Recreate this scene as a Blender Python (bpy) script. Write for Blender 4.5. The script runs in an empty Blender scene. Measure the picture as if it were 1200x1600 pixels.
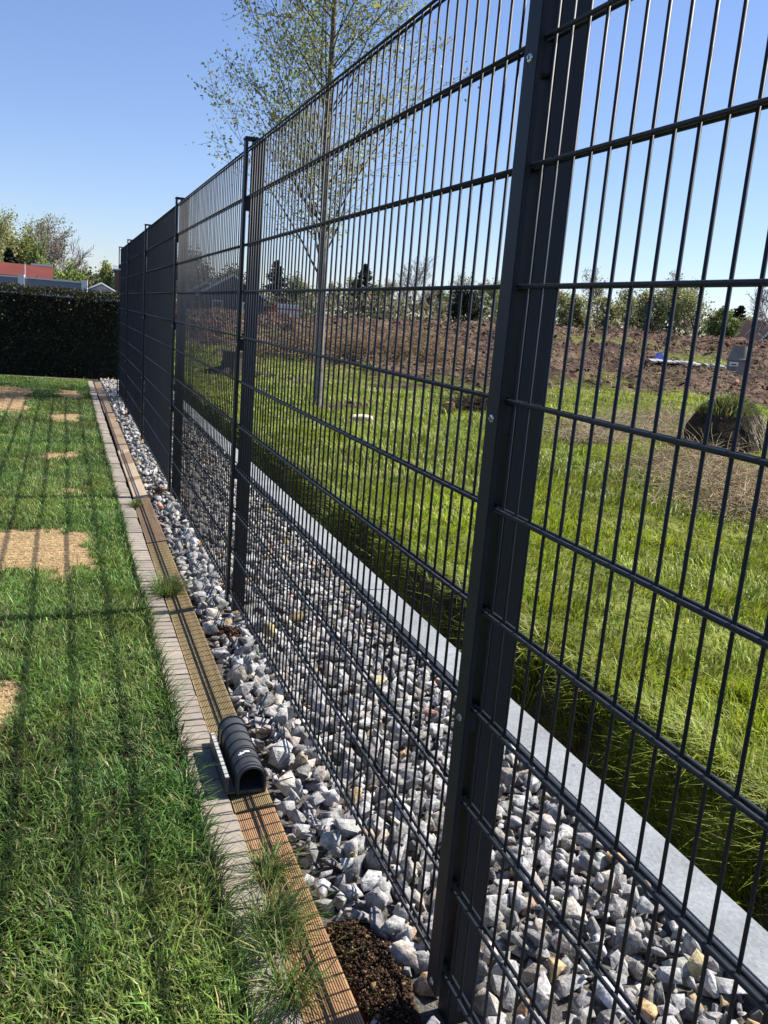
import bpy, bmesh, math, random
import numpy as np
from mathutils import Matrix, Vector

rng = np.random.default_rng(7)
random.seed(7)
S = bpy.context.scene
COL = S.collection

# ------------------------------------------------------------------ camera
# the picture measured at 1200x1600: focal length 1355 px, found from the fence's own rods and posts
FPX = 1354.7
YAW, PITCH, ROLL = 0.362656, 0.216387, 0.0820116
CAM = np.array([-0.7536, 0.0, 1.3227])
_cy, _sy, _cp, _sp = math.cos(YAW), math.sin(YAW), math.cos(PITCH), math.sin(PITCH)
FW = np.array([_sy * _cp, _cy * _cp, -_sp])
_r = np.array([_cy, -_sy, 0.0]); _u = np.cross(_r, FW)
RT = math.cos(ROLL) * _r + math.sin(ROLL) * _u
UP = -math.sin(ROLL) * _r + math.cos(ROLL) * _u
cd = bpy.data.cameras.new('camera'); cam = bpy.data.objects.new('camera', cd); COL.objects.link(cam)
cam.matrix_world = Matrix(((RT[0], UP[0], -FW[0], CAM[0]), (RT[1], UP[1], -FW[1], CAM[1]), (RT[2], UP[2], -FW[2], CAM[2]), (0, 0, 0, 1)))
cd.sensor_fit = 'VERTICAL'; cd.sensor_height = 36.0; cd.lens = FPX / 1600 * 36.0
cd.clip_start = 0.02; cd.clip_end = 3000
S.camera = cam

# ------------------------------------------------------------------ sky, sun, exposure
SH = np.array([-0.825, -0.05])            # where a shadow falls, per metre of height
L = float(np.hypot(*SH)); ELEV = math.atan2(1.0, L)
sun_az = math.atan2(-SH[0], -SH[1])       # towards the sun, clockwise from +y
W = bpy.data.worlds.new('World'); S.world = W; W.use_nodes = True
nt = W.node_tree; bg = nt.nodes['Background']
sky = nt.nodes.new('ShaderNodeTexSky'); sky.sky_type = 'NISHITA'; sky.sun_disc = False
sky.sun_elevation = ELEV; sky.sun_rotation = sun_az
sky.air_density = 1.0; sky.dust_density = 0.35; sky.ozone_density = 4.5; sky.altitude = 50
wb = nt.nodes.new('ShaderNodeVectorMath'); wb.operation = 'MULTIPLY'; wb.inputs[1].default_value = (1.09, 1.05, 1.17)      # a cooler white balance, the same all over the sky
nt.links.new(sky.outputs[0], wb.inputs[0]); nt.links.new(wb.outputs[0], bg.inputs[0]); bg.inputs[1].default_value = 0.072
sl = bpy.data.lights.new('sun', 'SUN'); sl.energy = 5.0; sl.angle = math.radians(0.53); sl.color = (1.0, 0.95, 0.87)
so = bpy.data.objects.new('sun', sl); COL.objects.link(so)
sd = Vector((-SH[0], -SH[1], 1.0)).normalized()
so.rotation_euler = sd.to_track_quat('Z', 'Y').to_euler(); so.location = (20, 0, 30)
S.view_settings.view_transform = 'Standard'; S.view_settings.look = 'None'
S.view_settings.exposure = 0.95; S.view_settings.gamma = 1.0; S.view_settings.use_curve_mapping = False
S.cycles.max_bounces = 6; S.cycles.transparent_max_bounces = 6; S.cycles.diffuse_bounces = 3

# ------------------------------------------------------------------ helpers: positions
def ray(u, v):
    return FW + RT * (u - 600) / FPX - UP * (v - 800) / FPX
def bp(u, v, z):
    d = ray(u, v); t = (z - CAM[2]) / d[2]; return CAM + t * d
def at_dist(u, v, dist):
    d = ray(u, v); h = math.hypot(d[0], d[1]); return CAM + d * dist / h
def proj(P):
    d = np.asarray(P) - CAM; w = d @ FW
    return 600 + FPX * (d @ RT) / w, 800 - FPX * (d @ UP) / w, w

# value noise
_perm = np.random.default_rng(3).random((256, 256))
def vnoise(x, y):
    x = np.asarray(x, float); y = np.asarray(y, float)
    xi = np.floor(x).astype(int); yi = np.floor(y).astype(int); fx = x - xi; fy = y - yi
    fx = fx * fx * (3 - 2 * fx); fy = fy * fy * (3 - 2 * fy)
    g = lambda a, b: _perm[a & 255, b & 255]
    return (g(xi, yi) * (1 - fx) + g(xi + 1, yi) * fx) * (1 - fy) + (g(xi, yi + 1) * (1 - fx) + g(xi + 1, yi + 1) * fx) * fy
def fbm(x, y, o=4):
    s = 0; a = 0.5; t = 0
    for k in range(o):
        s = s + a * vnoise(x * 2 ** k + 17.3 * k, y * 2 ** k + 9.1 * k); t += a; a *= 0.55
    return s / t
def sstep(a, b, x):
    t = np.clip((np.asarray(x, float) - a) / (b - a), 0, 1); return t * t * (3 - 2 * t)

# ------------------------------------------------------------------ helpers: materials
def lin(r, g, b):
    f = lambda c: c / 12.92 if c <= 0.04045 else ((c + 0.055) / 1.055) ** 2.4
    return (f(r / 255), f(g / 255), f(b / 255))
def mat(name, color=(.5, .5, .5), rough=.6, metal=0.0, src=None, noise=None, bump=None, spec=.5, translucent=0.0, coords='Object', extra=None):
    """src: None = color, 'attr' = mesh attribute col, 'obj' = object colour.  noise=(scale, low, high[, detail]); bump=(scale, strength, distance)"""
    m = bpy.data.materials.new(name); m.use_nodes = True
    n = m.node_tree.nodes; l = m.node_tree.links; b = n['Principled BSDF']
    b.inputs['Roughness'].default_value = rough; b.inputs['Metallic'].default_value = metal
    b.inputs['Specular IOR Level'].default_value = spec
    if src == 'attr':
        a = n.new('ShaderNodeAttribute'); a.attribute_name = 'col'; c = a.outputs['Color']
    elif src == 'obj':
        a = n.new('ShaderNodeObjectInfo'); c = a.outputs['Color']
    else:
        a = n.new('ShaderNodeRGB'); a.outputs[0].default_value = (*color, 1); c = a.outputs[0]
    tc = n.new('ShaderNodeTexCoord'); geo = n.new('ShaderNodeNewGeometry')
    vec = geo.outputs['Position'] if coords == 'World' else tc.outputs[coords]
    for nz in ([noise] if isinstance(noise, tuple) else (noise or [])):
        t = n.new('ShaderNodeTexNoise'); t.inputs['Scale'].default_value = nz[0]
        t.inputs['Detail'].default_value = nz[3] if len(nz) > 3 else 5
        if len(nz) > 4:
            mp = n.new('ShaderNodeMapping'); mp.inputs['Scale'].default_value = nz[4]; l.new(vec, mp.inputs['Vector']); l.new(mp.outputs[0], t.inputs['Vector'])
        else:
            l.new(vec, t.inputs['Vector'])
        r = n.new('ShaderNodeMapRange'); r.inputs['From Min'].default_value = .3; r.inputs['From Max'].default_value = .7
        r.inputs['To Min'].default_value = nz[1]; r.inputs['To Max'].default_value = nz[2]
        l.new(t.outputs['Fac'], r.inputs['Value'])
        mx = n.new('ShaderNodeVectorMath'); mx.operation = 'SCALE'; l.new(c, mx.inputs[0]); l.new(r.outputs[0], mx.inputs['Scale'])
        c = mx.outputs[0]
    if extra: c = extra(n, l, c, vec)
    l.new(c, b.inputs['Base Color'])
    if bump:
        t = n.new('ShaderNodeTexNoise'); t.inputs['Scale'].default_value = bump[0]; t.inputs['Detail'].default_value = 6
        l.new(vec, t.inputs['Vector'])
        bm = n.new('ShaderNodeBump'); bm.inputs['Strength'].default_value = bump[1]; bm.inputs['Distance'].default_value = bump[2]
        l.new(t.outputs['Fac'], bm.inputs['Height']); l.new(bm.outputs[0], b.inputs['Normal'])
    if translucent > 0:
        tr = n.new('ShaderNodeBsdfTranslucent'); l.new(c, tr.inputs['Color'])
        ms = n.new('ShaderNodeMixShader'); ms.inputs[0].default_value = translucent
        l.new(b.outputs[0], ms.inputs[1]); l.new(tr.outputs[0], ms.inputs[2]); l.new(ms.outputs[0], n['Material Output'].inputs['Surface'])
    return m
def tint(color, scale, lo, hi, amount=1.0, detail=4):
    """patches of another real colour (dust, stain, lichen) laid over the base"""
    def f(n, l, c, vec):
        t = n.new('ShaderNodeTexNoise'); t.inputs['Scale'].default_value = scale; t.inputs['Detail'].default_value = detail
        l.new(vec, t.inputs['Vector'])
        r = n.new('ShaderNodeMapRange'); r.inputs['From Min'].default_value = lo; r.inputs['From Max'].default_value = hi; r.inputs['To Max'].default_value = amount
        l.new(t.outputs['Fac'], r.inputs['Value'])
        mx = n.new('ShaderNodeMix'); mx.data_type = 'RGBA'; l.new(r.outputs[0], mx.inputs[0]); l.new(c, mx.inputs[6]); mx.inputs[7].default_value = (*color, 1)
        return mx.outputs[2]
    return f

M = {}
M['anthracite'] = mat('anthracite_powder_coat', (.0145, .018, .024), .52, noise=(3, .85, 1.2), spec=.28, coords='World')
M['steel'] = mat('galvanised_steel', (.55, .55, .52), .28, 1.0)
M['black_plastic'] = mat('black_plastic', (.040, .042, .045), .48, noise=(30, .8, 1.3), coords='World', extra=tint((.10, .10, .10), 55, .55, .8, .35))
M['grey_edge'] = mat('weathered_grey_plastic', (.36, .36, .35), .6, noise=(60, .7, 1.2), coords='World')
M['white_mark'] = mat('white_scuff', (.7, .7, .68), .7)
M['stone_obj'] = mat('crushed_stone', src='obj', rough=.85, noise=[(34, .5, 1.4, 9), (170, .72, 1.22, 3)], bump=(75, .75, .008), spec=.2, coords='World', extra=tint((.56, .54, .51), 70, .58, .72, .6))
M['stone_attr'] = mat('crushed_stone_small', src='attr', rough=.85, noise=[(34, .5, 1.4, 9), (170, .72, 1.22, 3)], bump=(75, .75, .008), spec=.2, coords='World', extra=tint((.56, .54, .51), 70, .58, .72, .6))
M['gravel_base'] = mat('stone_dust', (.12, .11, .10), .95, noise=(60, .5, 1.3), bump=(90, .8, .02), coords='World', spec=.1)
M['concrete'] = mat('pale_concrete', (.250, .266, .276), .85, noise=[(4, .78, 1.14, 6), (90, .84, 1.12, 3)], bump=(110, .4, .006), spec=.15, coords='World', extra=tint((.10, .10, .095), 34, .60, .74, .55))
M['paver'] = mat('grey_paver', src='obj', rough=.9, noise=[(14, .85, 1.12), (260, .82, 1.16, 2)], bump=(240, .3, .003), spec=.15, coords='World', extra=tint((.15, .14, .11), 9, .6, .75, .5))
M['wood'] = mat('deck_wood', src='obj', rough=.75, noise=[(5, .75, 1.2, 6, (7, .35, 7)), (40, .82, 1.15, 4, (6, .3, 6))], bump=(80, .15, .002), spec=.2, coords='World', extra=tint((.14, .12, .045), 7, .55, .75, .5))
M['wood_worn'] = mat('worn_beige_board', src='obj', rough=.8, noise=[(4, .85, 1.1, 6, (7, .35, 7))], bump=(60, .15, .002), spec=.2, coords='World', extra=tint((.20, .13, .075), 2.6, .52, .57, .8, 1))
M['grass'] = mat('grass_blades', src='attr', rough=.5, spec=.32, translucent=.34)
M['leaf'] = mat('leaves', src='attr', rough=.5, spec=.3, translucent=.38)
M['far_leaf'] = mat('far_leaves', src='attr', rough=.7, spec=.2, translucent=.30)
M['bark'] = mat('bark', src='attr', rough=.9, noise=(14, .7, 1.25), spec=.15, coords='World')
M['lawn_soil'] = mat('lawn_soil', src='attr', rough=.95, noise=[(40, .7, 1.25), (260, .7, 1.3, 2)], bump=(220, .6, .01), spec=.1, coords='World')
M['ground'] = mat('field_ground', src='attr', rough=.95, noise=[(1.3, .7, 1.25), (5, .5, 1.5, 8)], bump=(3.2, 1.0, .35), spec=.1, coords='World')
M['soil'] = mat('dark_peaty_soil', src='attr', rough=.95, noise=(60, .6, 1.35), bump=(140, .6, .006), spec=.1, coords='World')
M['clod'] = mat('earth_clod', src='attr', rough=.95, noise=(6, .6, 1.35), bump=(12, .7, .05), spec=.1, coords='World')

# ------------------------------------------------------------------ helpers: objects
def tag(o, label=None, cat=None, group=None, kind=None):
    if label: o['label'] = label
    if cat: o['category'] = cat
    if group: o['group'] = group
    if kind: o['kind'] = kind
    return o
def link(name, me, parent=None, loc=None):
    o = bpy.data.objects.new(name, me); COL.objects.link(o)
    if loc is not None: o.location = loc
    if parent is not None: o.parent = parent
    return o
def empty(name, loc=(0, 0, 0)):
    o = link(name, None, None, loc); o.empty_display_size = .2; return o
def mesh_np(name, V, F, m, col=None, smooth=False):
    """triangles or quads from arrays"""
    me = bpy.data.meshes.new(name); V = np.asarray(V, np.float32); F = np.asarray(F, np.int32); k = F.shape[1]
    me.vertices.add(len(V)); me.vertices.foreach_set('co', V.ravel())
    me.loops.add(F.size); me.loops.foreach_set('vertex_index', F.ravel())
    me.polygons.add(len(F)); me.polygons.foreach_set('loop_start', np.arange(0, F.size, k, dtype=np.int32))
    if smooth: me.polygons.foreach_set('use_smooth', np.ones(len(F), bool))
    if col is not None:
        a = me.attributes.new('col', 'FLOAT_COLOR', 'POINT'); c = np.ones((len(V), 4), np.float32); c[:, :3] = col
        a.data.foreach_set('color', c.ravel())
    me.update(calc_edges=True); me.materials.append(m)
    return me
class MB:
    """collects boxes, prisms and lathes; build() links them as one mesh"""
    def __init__(s): s.v = []; s.f = []
    def add(s, v, f):
        o = len(s.v); s.v += [tuple(p) for p in v]; s.f += [tuple(i + o for i in q) for q in f]; return s
    def box(s, x0, x1, y0, y1, z0, z1):
        return s.add([(x0, y0, z0), (x1, y0, z0), (x1, y1, z0), (x0, y1, z0), (x0, y0, z1), (x1, y0, z1), (x1, y1, z1), (x0, y1, z1)],
                     [(0, 3, 2, 1), (4, 5, 6, 7), (0, 1, 5, 4), (1, 2, 6, 5), (2, 3, 7, 6), (3, 0, 4, 7)])
    def extrude(s, prof, axis, a0, a1, closed=True):
        n = len(prof)
        P = lambda q, t: (t, q[0], q[1]) if axis == 'x' else (q[0], t, q[1]) if axis == 'y' else (q[0], q[1], t)
        v = [P(q, a0) for q in prof] + [P(q, a1) for q in prof]
        f = [(i, (i + 1) % n, n + (i + 1) % n, n + i) for i in range(n if closed else n - 1)]
        if closed: f += [tuple(range(n - 1, -1, -1)), tuple(range(n, 2 * n))]
        return s.add(v, f)
    def lathe(s, prof, n=20, c=(0, 0, 0)):
        v = []; f = []
        for (r, z) in prof:
            for k in range(n): a = 2 * math.pi * k / n; v.append((c[0] + r * math.cos(a), c[1] + r * math.sin(a), c[2] + z))
        for i in range(len(prof) - 1):
            for k in range(n): k2 = (k + 1) % n; f.append((i * n + k, i * n + k2, (i + 1) * n + k2, (i + 1) * n + k))
        return s.add(v, f)
    def mesh(s, name, m, bevel=0, seg=2, smooth=False):
        me = bpy.data.meshes.new(name); me.from_pydata(s.v, [], s.f)
        bm = bmesh.new(); bm.from_mesh(me)
        bmesh.ops.recalc_face_normals(bm, faces=bm.faces)
        if bevel: bmesh.ops.bevel(bm, geom=list(bm.edges), offset=bevel, segments=seg, affect='EDGES', clamp_overlap=True)
        bm.to_mesh(me); bm.free()
        if smooth:
            for p in me.polygons: p.use_smooth = True
            me.set_sharp_from_angle(angle=math.radians(35))
        me.materials.append(m); return me
    def build(s, name, m, parent=None, loc=None, **k): return link(name, s.mesh(name, m, **k), parent, loc)
def rod_mesh(name, axis, length, r, n, m):
    a = np.arange(n) * 2 * math.pi / n + .3
    c, d = r * np.cos(a), r * np.sin(a); z0 = np.zeros(n); z1 = np.full(n, length)
    if axis == 'y': V = np.concatenate([np.stack([c, z0, d], 1), np.stack([c, z1, d], 1)])
    else: V = np.concatenate([np.stack([c, d, z0], 1), np.stack([c, d, z1], 1)])
    i = np.arange(n); j = (i + 1) % n
    F = [tuple(q) for q in np.stack([i, j, n + j, n + i], 1)] + [tuple(range(n - 1, -1, -1)), tuple(range(n, 2 * n))]
    me = bpy.data.meshes.new(name); me.from_pydata(V.tolist(), [], F)
    me.polygons.foreach_set('use_smooth', [True] * n + [False, False]); me.materials.append(m); return me
def tubes(P0, P1, R0, R1, n=4):
    """many tapered prisms at once"""
    P0, P1 = np.asarray(P0, float), np.asarray(P1, float); R0, R1 = np.asarray(R0, float), np.asarray(R1, float)
    d = P1 - P0; d /= np.maximum(np.linalg.norm(d, axis=1, keepdims=True), 1e-9)
    h = np.where(np.abs(d[:, 2:3]) > .9, np.array([[1., 0, 0]]), np.array([[0, 0, 1.]]))
    a = np.cross(d, h); a /= np.linalg.norm(a, axis=1, keepdims=True); b = np.cross(d, a)
    ang = np.arange(n) * 2 * math.pi / n
    off = a[:, None, :] * np.cos(ang)[None, :, None] + b[:, None, :] * np.sin(ang)[None, :, None]
    V = np.concatenate([P0[:, None, :] + off * R0[:, None, None], P1[:, None, :] + off * R1[:, None, None]], 1)
    N = len(P0); i = np.arange(n); j = (i + 1) % n
    Q = np.stack([i, j, n + j, n + i], 1)
    F = (Q[None] + (np.arange(N) * 2 * n)[:, None, None]).reshape(-1, 4)
    return V.reshape(-1, 3), F
def blades(P, H, Wd, az, lean, droop, C):
    """grass blades: five points each, bent over"""
    N = len(P); d = np.stack([np.cos(az), np.sin(az), np.zeros(N)], 1); s = np.stack([-np.sin(az), np.cos(az), np.zeros(N)], 1)
    tw = rng.uniform(-1, 1, N)[:, None]; s = s + d * tw; s /= np.linalg.norm(s, axis=1, keepdims=True)
    z = np.array([[0, 0, 1.0]])
    mid = P + d * (H * lean * .45)[:, None] + z * (H * .58 * np.sqrt(np.maximum(.05, 1 - (lean * .6) ** 2)))[:, None]
    tip = mid + d * (H * (lean * .45 + droop * .4))[:, None] + z * (H * .42 * (1 - droop * 1.35))[:, None]
    w = (Wd * .5)[:, None]
    V = np.stack([P - s * w, P + s * w, mid + s * w * .8, mid - s * w * .8, tip], 1).reshape(-1, 3)
    F = np.array([[0, 1, 2], [0, 2, 3], [3, 2, 4]])
    F = (F[None] + (np.arange(N) * 5)[:, None, None]).reshape(-1, 3)
    dark = np.array([.75, .75, 1, 1, 1.12])
    Cc = np.repeat(C[:, None, :], 5, 1) * dark[None, :, None] ** 0     # colour is constant along a blade
    return V, F, Cc.reshape(-1, 3)
def leaf_quads(P, size, C, flat=0.0, asp=.6):
    N = len(P); a = rng.normal(size=(N, 3)); a[:, 2] *= (1 - flat); a /= np.linalg.norm(a, axis=1, keepdims=True)
    b = rng.normal(size=(N, 3)); b -= a * (a * b).sum(1, keepdims=True); b /= np.linalg.norm(b, axis=1, keepdims=True)
    s = np.asarray(size)[:, None]
    V = np.stack([P - a * s * .5, P + b * s * asp * .5, P + a * s * .5, P - b * s * asp * .5], 1).reshape(-1, 3)
    F = np.arange(4 * N).reshape(N, 4)
    return V, F, np.repeat(C, 4, 0)
def vary(c, N, v=.15, hue=.08):
    c = np.asarray(c, float)[None] * (1 + rng.normal(0, v, (N, 1))); c = c * (1 + rng.normal(0, hue, (N, 3))); return np.clip(c, .004, .95)

# ------------------------------------------------------------------ terrain heights
ZG = -0.09                    # top of the gravel
def curb_x(y): return 0.715 + 0.004 * np.clip(np.asarray(y, float), 0, 16)      # garden side of the concrete edging
AZ_PTS = np.radians([-60, 0, 9, 14, 20, 26, 31, 34, 38, 44, 60, 120])
D_PTS = np.array([30, 30, 28, 24, 20, 19, 22, 26, 24, 21, 20, 20.])      # where the dug-over earth begins
def azd(x, y):
    dx, dy = np.asarray(x, float) - CAM[0], np.asarray(y, float) - CAM[1]
    return np.arctan2(dx, dy), np.hypot(dx, dy)
def dirt_mask(x, y):
    az, d = azd(x, y)
    w = d - np.interp(az, AZ_PTS, D_PTS) + 7 * (fbm(np.asarray(x) * .22, np.asarray(y) * .22, 4) - .5) + 3 * (vnoise(np.asarray(x) * 1.1, np.asarray(y) * 1.1) - .5)
    m = sstep(-.8, .8, w)
    # strips and islands of earth in front, islands of grass behind
    isl = sstep(.62, .70, fbm(np.asarray(x) * .35 + 40, np.asarray(y) * .6 + 3, 3)) * sstep(9.5, 13, d) * (np.asarray(x) > 3)
    gr = sstep(.60, .68, fbm(np.asarray(x) * .16 + 80, np.asarray(y) * .2 + 13, 3)) * (d < 55)
    return np.clip(np.maximum(m * (1 - .85 * gr), isl * .9), 0, 1)
def height(x, y):
    x = np.asarray(x, float); y = np.asarray(y, float); az, d = azd(x, y)
    steep = .5 + .5 * sstep(math.radians(12), math.radians(30), az)
    base = -0.10 + .030 * steep * np.clip(d - 14, 0, 44) + .10 * (fbm(x * .5, y * .5, 3) - .5) * sstep(2, 5, x)
    dm = dirt_mask(x, y)
    rough = (fbm(x * .55 + 5, y * .55, 4) - .45) * 1.3 + (fbm(x * 1.9, y * 1.9, 2) - .5) * .9
    far = sstep(36, 60, d) * .9 * (fbm(x * .07, y * .07 + 4, 3) - .12) * (.3 + .7 * steep)
    h = base + dm * rough * sstep(10, 26, d) * .75 + far
    h = h - sstep(62, 85, d) * far * .8
    # the ditch behind the concrete edging
    t = x - curb_x(y) - .15
    bank = .44 + .20 * (fbm(y * 1.3, x * 0 + 2, 3) - .5) * 2
    prof = -0.62 + .52 * sstep(.55, 1.0, t / bank)
    h = np.where(t < bank, prof + (h + .10) * sstep(.6, 1, t / bank), h)
    h = np.where(t < -.02, -0.45, h)
    return h
def hit(u, v, far=200):
    d = ray(u, v); h = math.hypot(d[0], d[1]); ts = np.geomspace(1.2, far, 4000) / h
    P = CAM[None] + ts[:, None] * d[None]; g = height(P[:, 0], P[:, 1])
    i = np.argmax(P[:, 2] < g) if (P[:, 2] < g).any() else len(ts) - 1
    p = P[i]; return np.array([p[0], p[1], float(height(p[0], p[1]))])

# ------------------------------------------------------------------ the ground sheet (meadow, ditch, dug earth)
def grid_axis(parts):
    out = []
    for a, b, s in parts: out += list(np.arange(a, b, s))
    return np.array(out)
gx = grid_axis([(-900, -100, 100), (-100, -10, 10), (-10, .6, 1.5), (.6, 1.7, .045), (1.7, 4, .15), (4, 14, .28), (14, 45, .42), (45, 80, 1.5), (80, 200, 15), (200, 1001, 100)])
gy = grid_axis([(-300, -30, 45), (-30, -4, 2.5), (-4, 0, .5), (0, 8, .12), (8, 22, .25), (22, 62, .42), (62, 95, 1.5), (95, 200, 15), (200, 1601, 100)])
X, Y = np.meshgrid(gx, gy); Z = height(X, Y)
ny, nx = X.shape
idx = np.arange(nx * ny).reshape(ny, nx)
F = np.stack([idx[:-1, :-1], idx[:-1, 1:], idx[1:, 1:], idx[1:, :-1]], -1).reshape(-1, 4)
dm = dirt_mask(X, Y).ravel()[:, None]
g1, g2 = np.array([.085, .12, .016]), np.array([.15, .15, .04])
e1, e2 = np.array([.050, .031, .023]), np.array([.135, .088, .062])
n1 = fbm(X * .8, Y * .8, 4).ravel()[:, None]; n2 = sstep(.35, .65, fbm(X * 1.3 + 9, Y * 1.3, 4)).ravel()[:, None]
az_, d_ = azd(X, Y)
wood = (sstep(62, 75, d_)).ravel()[:, None]
gcol = g1 * (1 - n1) + g2 * n1
ecol = e1 * (1 - n2) + e2 * n2
gc = gcol * (1 - dm) + ecol * dm
gc = gc * (1 - wood) + np.array([.05, .06, .025]) * wood
tt = (X - curb_x(Y) - .15).ravel()[:, None]
gc = np.where(tt < .40, np.array([[.045, .038, .022]]), gc)
ground = link('ground', mesh_np('ground', np.stack([X, Y, Z], -1).reshape(-1, 3), F, M['ground'], gc, smooth=True))
tag(ground, 'grassy field with dug-over brown earth beyond the fence', kind='structure')

# ------------------------------------------------------------------ lawn sheet
SOD = [-0.5, 3.95]
STRAW = [(-1.75, -.63, 4.63, 5.5), (-1.5, -.86, 2.95, 3.25), (-.93, -.66, 8.12, 8.45), (-.85, -.52, 12.9, 14.2), (-1.9, -1.2, 11.2, 14.3),
         (-.90, -.60, 10.6, 11.2), (-.82, -.62, 6.62, 6.85), (-3.2, -2.4, 6.2, 7.4), (-4.2, -3.2, 9.5, 10.8)]
def straw_mask(x, y):
    x = np.asarray(x, float); y = np.asarray(y, float); m = np.zeros_like(x)
    wob = (fbm(x * 9, y * 9, 3) - .5) * .34
    wx = (fbm(x * 6 + 30, y * 6, 3) - .5) * .5
    for a, b, c, d in STRAW:
        e = np.minimum(np.minimum(x - a, b - x) + wx * .6, np.minimum(y - c, d - y) * .7 + wob)
        m = np.maximum(m, sstep(-.015, .03, e))
    return m
JOINTS = [(-3.2, -.72, 3.98), (-2.4, -.55, 6.72), (-2.0, -.7, 9.5), (-1.9, -.46, 2.62), (-2.4, -.6, 12.3)]
def joint_mask(x, y):
    m = np.zeros_like(np.asarray(x, float))
    for a, b, c in JOINTS:
        m = np.maximum(m, np.exp(-((y - c - .03 * (fbm(np.asarray(x) * 5, np.asarray(x) * 0 + c, 2) - .5)) / .022) ** 2) * (x > a) * (x < b) * sstep(.32, .45, vnoise(np.asarray(x) * 7, np.asarray(x) * 0 + c * 3)))
    return m
lx = grid_axis([(-14, -3, .5), (-3, -1.6, .08), (-1.6, -.385, .03)]); lx[-1] = -.392; ly = grid_axis([(-4, .8, .2), (.8, 6, .03), (6, 16.05, .06)])
X, Y = np.meshgrid(lx, ly); ny, nx = X.shape; idx = np.arange(nx * ny).reshape(ny, nx)
Fq = np.stack([idx[:-1, :-1], idx[:-1, 1:], idx[1:, 1:], idx[1:, :-1]], -1).reshape(-1, 4)
sm = straw_mask(X, Y); jm = joint_mask(X, Y)
Z = -.098 + .012 * (fbm(X * 3, Y * 3, 3) - .5) - .02 * jm
c = np.array([.030, .030, .014])[None] * (1 - sm.ravel()[:, None]) + np.array([.38, .27, .14])[None] * sm.ravel()[:, None] * (.8 + .4 * fbm(X * 30, Y * 30, 2).ravel()[:, None])
c = c * (1 - jm.ravel()[:, None]) + np.array([.055, .035, .022])[None] * jm.ravel()[:, None]
lawn = link('lawn', mesh_np('lawn', np.stack([X, Y, Z], -1).reshape(-1, 3), Fq, M['lawn_soil'], c, smooth=True))
tag(lawn, 'garden lawn of rolled turf with straw coloured dead patches', kind='structure')

def lawn_blades():
    Ps = []; 
    for (x0, x1, y0, y1, dens) in [(-1.25, -.385, .9, 2.6, 21000), (-1.35, -.385, 2.6, 4.6, 16000), (-1.5, -.385, 4.6, 8, 10000), (-2.0, -.385, 8, 15.95, 5500),
                                   (-2.3, -1.25, .0, 5, 5000), (-3.2, -1.25, 5, 8, 1800), (-3.2, -2.3, 0, 5, 1500), (-5, -2.0, 8, 15.95, 500), (-1.25, -.385, 0, .9, 2500)]:
        n = int((x1 - x0) * (y1 - y0) * dens); Ps.append(np.stack([rng.uniform(x0, x1, n), rng.uniform(y0, y1, n)], 1))
    P = np.concatenate(Ps); x, y = P[:, 0], P[:, 1]
    sm = straw_mask(x, y); jm = joint_mask(x, y); cl = fbm(x * 8, y * 8, 3)
    keep = rng.random(len(x)) < (1 - .93 * jm) * (1 - .35 * sm) * (.55 + .9 * cl)
    x, y, sm, cl = x[keep], y[keep], sm[keep], cl[keep]; N = len(x)
    near = 1 - sstep(2.0, 5.0, y)
    H = (.028 + .006 * near + .030 * (cl - .35)) * rng.uniform(.55, 1.45, N)
    edge = sstep(-.45, -.39, x); H *= 1 + .75 * edge * (.4 + .6 * near)
    lng = rng.random(N) < .05; H *= np.where(lng, 1.7, 1)
    W_ = (.0037 + .0005 * sstep(3, 9, y) * 2 + .0012 * sstep(8, 14, y)) * rng.uniform(.7, 1.4, N) * np.where(x < -1.4, 1.8, 1)
    fl = 2 * math.pi * fbm(x * 2.3 + 3, y * 2.3, 2) * 2.2
    az = fl + rng.normal(0, 1.6, N)
    az = np.where(rng.random(N) < edge * .75, rng.normal(-.1, .7, N), az)
    lean = np.clip(rng.normal(.75, .25, N), .1, 1.3); droop = np.clip(rng.normal(.45, .3, N), 0, 1.05)
    C = vary((.128, .215, .042), N, .32, .11)
    bright = fbm(x * 1.5 + 60, y * 1.5, 3)[:, None]
    C = C * (.48 + 1.05 * bright) ; C[:, 0] *= (.75 + .6 * fbm(x * 2.2 + 7, y * 2.2 + 4, 3))
    dry = (rng.random(N) < .035 + .12 * sstep(.58, .7, fbm(x * 2.6 + 20, y * 2.6, 3)))[:, None]
    C = np.where(dry, vary((.36, .32, .15), N, .2), C)
    C = np.where(lng[:, None], C * 1.35, C)
    st = (rng.random(N) < sm * 1.1)[:, None]
    C = np.where(st, vary((.54, .40, .22), N, .2, .05), C)
    s1 = st[:, 0]; H = np.where(s1, H * .55, H); lean = np.where(s1, rng.uniform(1.0, 1.4, N), lean); droop = np.where(s1, rng.uniform(.5, .95, N), droop)
    P = np.stack([x, y, -.098 + 0 * x], 1)
    return blades(P, H, W_, az, lean, droop, C)
V, Fb, C = lawn_blades()
o = link('lawn_grass', mesh_np('lawn_grass', V, Fb, M['grass'], C)); tag(o, 'short green lawn grass beside the paver edging', 'grass', kind='stuff')

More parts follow.
